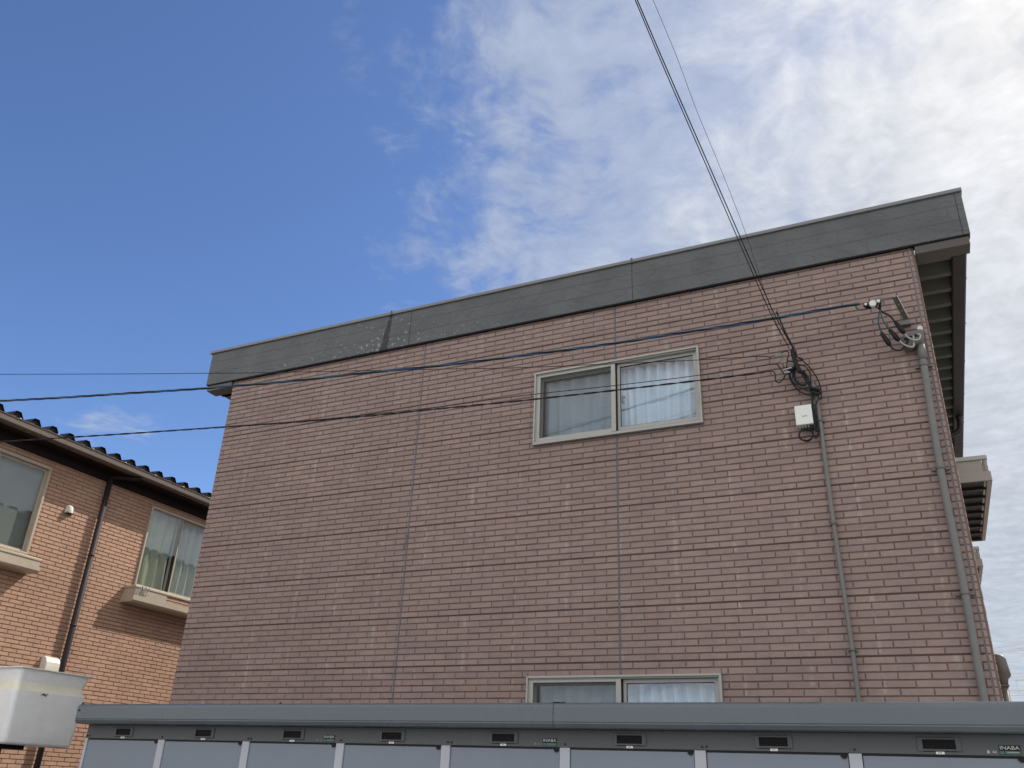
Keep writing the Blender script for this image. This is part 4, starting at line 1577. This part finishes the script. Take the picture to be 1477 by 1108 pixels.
wire_c7([(560, 600), (555, 660), (530, 720), (525, 800), (545, 900), (560, 980), (545, 1030), (500, 1035)], 0.006, Y0=7.03, Y1=7.05)
wire_c7([(470, 550), (520, 560), (570, 575)], 0.016, name='cable_sleeve', Y0=7.02, Y1=7.03)
wire_c7([(500, 590), (540, 610), (575, 600)], 0.014, name='cable_sleeve', Y0=7.02, Y1=7.03)
wire_c7([(540, 955), (542, 985)], 0.011, M['black'], 'cable_sleeve', 7.03, 7.03)
# small loops and steel dead-end grips at the left
wire_c7([(150, 225), (215, 190), (245, 188), (262, 210), (245, 270), (240, 345)], 0.0045)
wire_c7([(215, 290), (260, 282), (310, 295)], 0.004)
wire_c7([(0, 330), (60, 318), (140, 315), (170, 350), (200, 395), (240, 415), (270, 400), (285, 365)], 0.005)
wire_c7([(0, 398), (60, 385), (105, 388), (125, 420), (130, 480), (165, 500), (200, 470), (225, 425)], 0.005)
wire_c7([(0, 238), (50, 238), (75, 252), (78, 240), (140, 228)], 0.004)
wire_c7([(125, 232), (230, 205)], 0.007, M['steel'], 'dead_end_grip', 6.98, 6.98)
wire_c7([(180, 300), (245, 285)], 0.005, M['steel'], 'dead_end_grip', 6.98, 6.98)
wire_c7([(205, 372), (290, 350)], 0.008, M['steel'], 'dead_end_grip', 6.97, 6.97)
wire_c7([(215, 400), (275, 392)], 0.010, M['steel'], 'dead_end_grip', 6.98, 6.98)
wire_c7([(255, 375), (310, 355), (350, 345)], 0.012, M['black'], 'cable_sleeve', 6.97, 6.99)
m = MB()
p = atY(*c7(300, 370), 7.09)
m.box(p.x - 0.02, p.x + 0.02, 7.0, 7.099, p.z - 0.02, p.z + 0.02)
m.build('wall_hook', M['dsteel'], tg)

# ---------------------------------------------------------------- overhead cables


def extend(P_, L):
    d = (P_[0] - P_[3]).normalized()
    sag = [P_[0] + d * (L * t) + Vector((0, 0, 0.012 * (L * t) ** 1.5)) for t in (1.0, 0.75, 0.5, 0.3, 0.15, 0.05)]
    return sag + P_


# twisted power service cable
pa, pb = (-8.8, 5.2), (-0.10, 6.87)
pix = [(-40, 580.5), (0, 578.4), (90, 573.6), (175, 568), (299, 560), (426, 549.2), (523.7, 538.4), (640, 527.0), (740, 514.7), (880.8, 496.2), (982.6, 480.5), (1117, 459), (1220, 441.2), (1240, 438.5)]
path = [at_plan(x, y, pa, pb) for x, y in pix]
path = extend(smooth_path(path, 8), 9.0)
pw = empty('power_cable', tuple(path[-1]), 'twisted blue, green and black power cable crossing the brown wall above the upper window', 'cable', 'overhead cables')
for k, mt in enumerate(('cable', 'cable_b', 'cable_g')):
    m = MB()
    m.tube([tuple(p) for p in helix(path, 0.0068, 0.62, k * 2.094)], 0.0062, 6)
    m.build('strand', M[mt], pw)
# thin cable just under it
pa, pb = (-8.6, 5.1), (-0.83, 6.99)


def overhead(name, pix, pa, pb, r, label, twist=0.0, ext=9.0, pitch=0.35):
    P_ = [at_plan(x, y, pa, pb) for x, y in pix]
    P_ = extend(smooth_path(P_, 8), ext)
    m = MB()
    if twist:
        m.tube([tuple(p) for p in helix(P_, twist, pitch, 0)], r, 6)
        m.tube([tuple(p) for p in helix(P_, twist, pitch, 3.14)], r, 6)
    else:
        m.tube([tuple(p) for p in P_], r, 6)
    return tag(m.build(name, M['cable']), label, 'cable', 'overhead cables')


overhead('telephone_cable', [(-40, 540.3), (0, 540), (150, 539.6), (280, 538.7), (382, 537.6), (514, 535), (640, 532.4), (740, 530.8), (870, 525.5), (1008.6, 519.3), (1078.7, 515), (1100, 514.2)],
         pa, pb, 0.0034, 'highest and thinnest of the cables from the left, nearly level past the roof corner')
overhead('telephone_cable', [(-40, 640), (0, 637.5), (92, 631.4), (175, 626.2), (322, 616.2), (426, 609.0), (523.7, 600.8), (640, 589.0), (740, 579.3), (880.8, 563.8), (1008.6, 548.8), (1060, 542.5), (1100, 537.5)],
         pa, pb, 0.0046, 'wavy black cable across the upper window, lowest of the cables from the left', twist=0.005)
overhead('telephone_cable', [(-40, 639.6), (0, 637.2), (92, 631.1), (175, 625.8), (322, 615.5), (426, 608.0), (523.7, 599.0), (640, 586.2), (740, 572.3), (880.8, 556.9), (1000, 542.5), (1060, 533.0), (1100, 527.6)],
         pa, pb, 0.0036, 'thin smooth black cable crossing the upper window just above the wavy one')
# the bundle that climbs over the roof towards the pole behind the viewer
pa, pb = (-1.10, 3.7), (-0.735, 6.97)
pix = [(917.5, 0), (945, 65), (973.6, 131.5), (1015.7, 228), (1050, 307), (1089, 397), (1118, 461), (1141, 503)]
for dx, r, lab, nm in ((-1.3, 0.0040, 'left one of the paired dark cables rising steeply into the sky', 'drop_cable'),
                       (1.6, 0.0046, 'right one of the paired dark cables rising steeply into the sky', 'drop_cable')):
    P_ = [at_plan(x + dx * (1 + 0.9 * i / 7), y, pa, pb) for i, (x, y) in enumerate(pix)]
    P_ = extend(smooth_path(P_, 8), 12.0)
    m = MB()
    m.tube([tuple(p) for p in P_], r, 6)
    tag(m.build(nm, M['cable']), lab, 'cable', 'drop cables')
P_ = [at_plan(x, y, (-1.0, 3.7), (-0.78, 6.97)) for x, y in ((942, 0), (976, 82), (1005, 160), (1042, 250), (1075, 335), (1098, 405), (1118, 462), (1139, 505))]
m = MB()
m.tube([tuple(p) for p in extend(smooth_path(P_, 8), 12.0)], 0.0018, 6)
tag(m.build('drop_cable', M['cable']), 'thinnest dark line rising alone to the right of the paired cables', 'cable', 'drop cables')
m = MB()
m.tube([tuple(atY(*q, 6.9)) for q in ((1120, 450), (1132, 478), (1143, 500))], 0.0075, 8)
tag(m.build('cable_grip', M['cable']), 'thick black spiral grip where the steep cables meet the wall tangle', 'cable grip')

# pipe cover on the right-hand side wall ----------------------------------------
pc = empty('pipe_cover', (0.46, 7.62, 0), 'taupe pipe cover with a rounded top beyond the bottom right corner of the wall', 'pipe cover')


def q_ring(z, x1, y0, y1):
    return [(0.418, y0, z + EYE), (x1 - 0.015, y0, z + EYE), (x1, y0 + 0.015, z + EYE), (x1, y1 - 0.015, z + EYE), (x1 - 0.015, y1, z + EYE), (0.418, y1, z + EYE)]


r_ = [q_ring(1.078, 0.468, 7.57, 7.69), q_ring(1.070, 0.490, 7.565, 7.70), q_ring(1.045, 0.507, 7.56, 7.70), q_ring(0.985, 0.513, 7.56, 7.70), q_ring(0.925, 0.520, 7.56, 7.70), q_ring(0.905, 0.498, 7.575, 7.69), q_ring(0.86, 0.490, 7.58, 7.685)]
rings_mesh(r_, True, True).build('top_cap', M['duct'], pc)
r_ = [q_ring(0.858, 0.487, 7.585, 7.68), q_ring(0.0, 0.487, 7.585, 7.68), q_ring(-EYE + 0.02, 0.487, 7.585, 7.68)]
rings_mesh(r_, True, True).build('duct', M['duct'], pc)
m = MB()
m.box(0.419, 0.494, 7.578, 7.687, 0.85 + EYE, 0.860 + EYE)
m.build('collar', M['duct'], pc)

# distant power lines, far beyond the building ------------------------------------
dist = [((1380, 943.5), (1438, 934.5), (1500, 924.5)), ((1380, 948.5), (1438, 940.5), (1500, 931)), ((1380, 951), (1438, 943), (1500, 934.5)),
        ((1380, 972.5), (1455, 971.3), (1520, 970.2)), ((1380, 998.5), (1455, 996.4), (1520, 994.6)), ((1380, 1005), (1455, 1003.4), (1520, 1002))]
names = ('highest of the faint far power lines at the right edge', 'second of the faint far power lines from the top at the right edge',
         'third of the faint far power lines from the top at the right edge', 'faint far power line level with the top of the pipe cover',
         'upper one of the two lowest faint far power lines beside the pipe cover', 'lowest faint far power line beside the pipe cover')
for pts, lab in zip(dist, names):
    m = MB()
    P_ = [atY(x, y, 150.0) for x, y in pts]
    m.tube([tuple(p) for p in smooth_path(P_, 6)], 0.035, 5)
    tag(m.build('distant_cable', M['farwire']), lab, 'power line', 'far power lines')
# utility pole far off; its crossarm tip reaches into the frame
q0 = atY(1486, 985, 110.0)
up_ = empty('utility_pole', (q0.x, q0.y, 0), 'faint far utility pole crossarm at the right edge under the power lines', 'utility pole')
m = MB()
m.tube([(q0.x, q0.y, 0), (q0.x, q0.y, q0.z + 1.0)], [0.19, 0.12], 10)
m.build('pole', M['farwire'], up_)
m = MB()
m.box(q0.x - 1.35, q0.x + 1.35, q0.y - 0.05, q0.y + 0.05, q0.z + 0.20, q0.z + 0.32)
m.box(q0.x - 1.35, q0.x - 1.30, q0.y - 0.05, q0.y + 0.05, q0.z - 0.75, q0.z + 0.199)
m.box(q0.x - 1.35, q0.x - 0.12, q0.y - 0.05, q0.y + 0.05, q0.z - 0.83, q0.z - 0.751)
m.build('crossarm', M['farwire'], up_)

for o in bpy.data.objects:
    if '_o' in o:
        del o['_o']
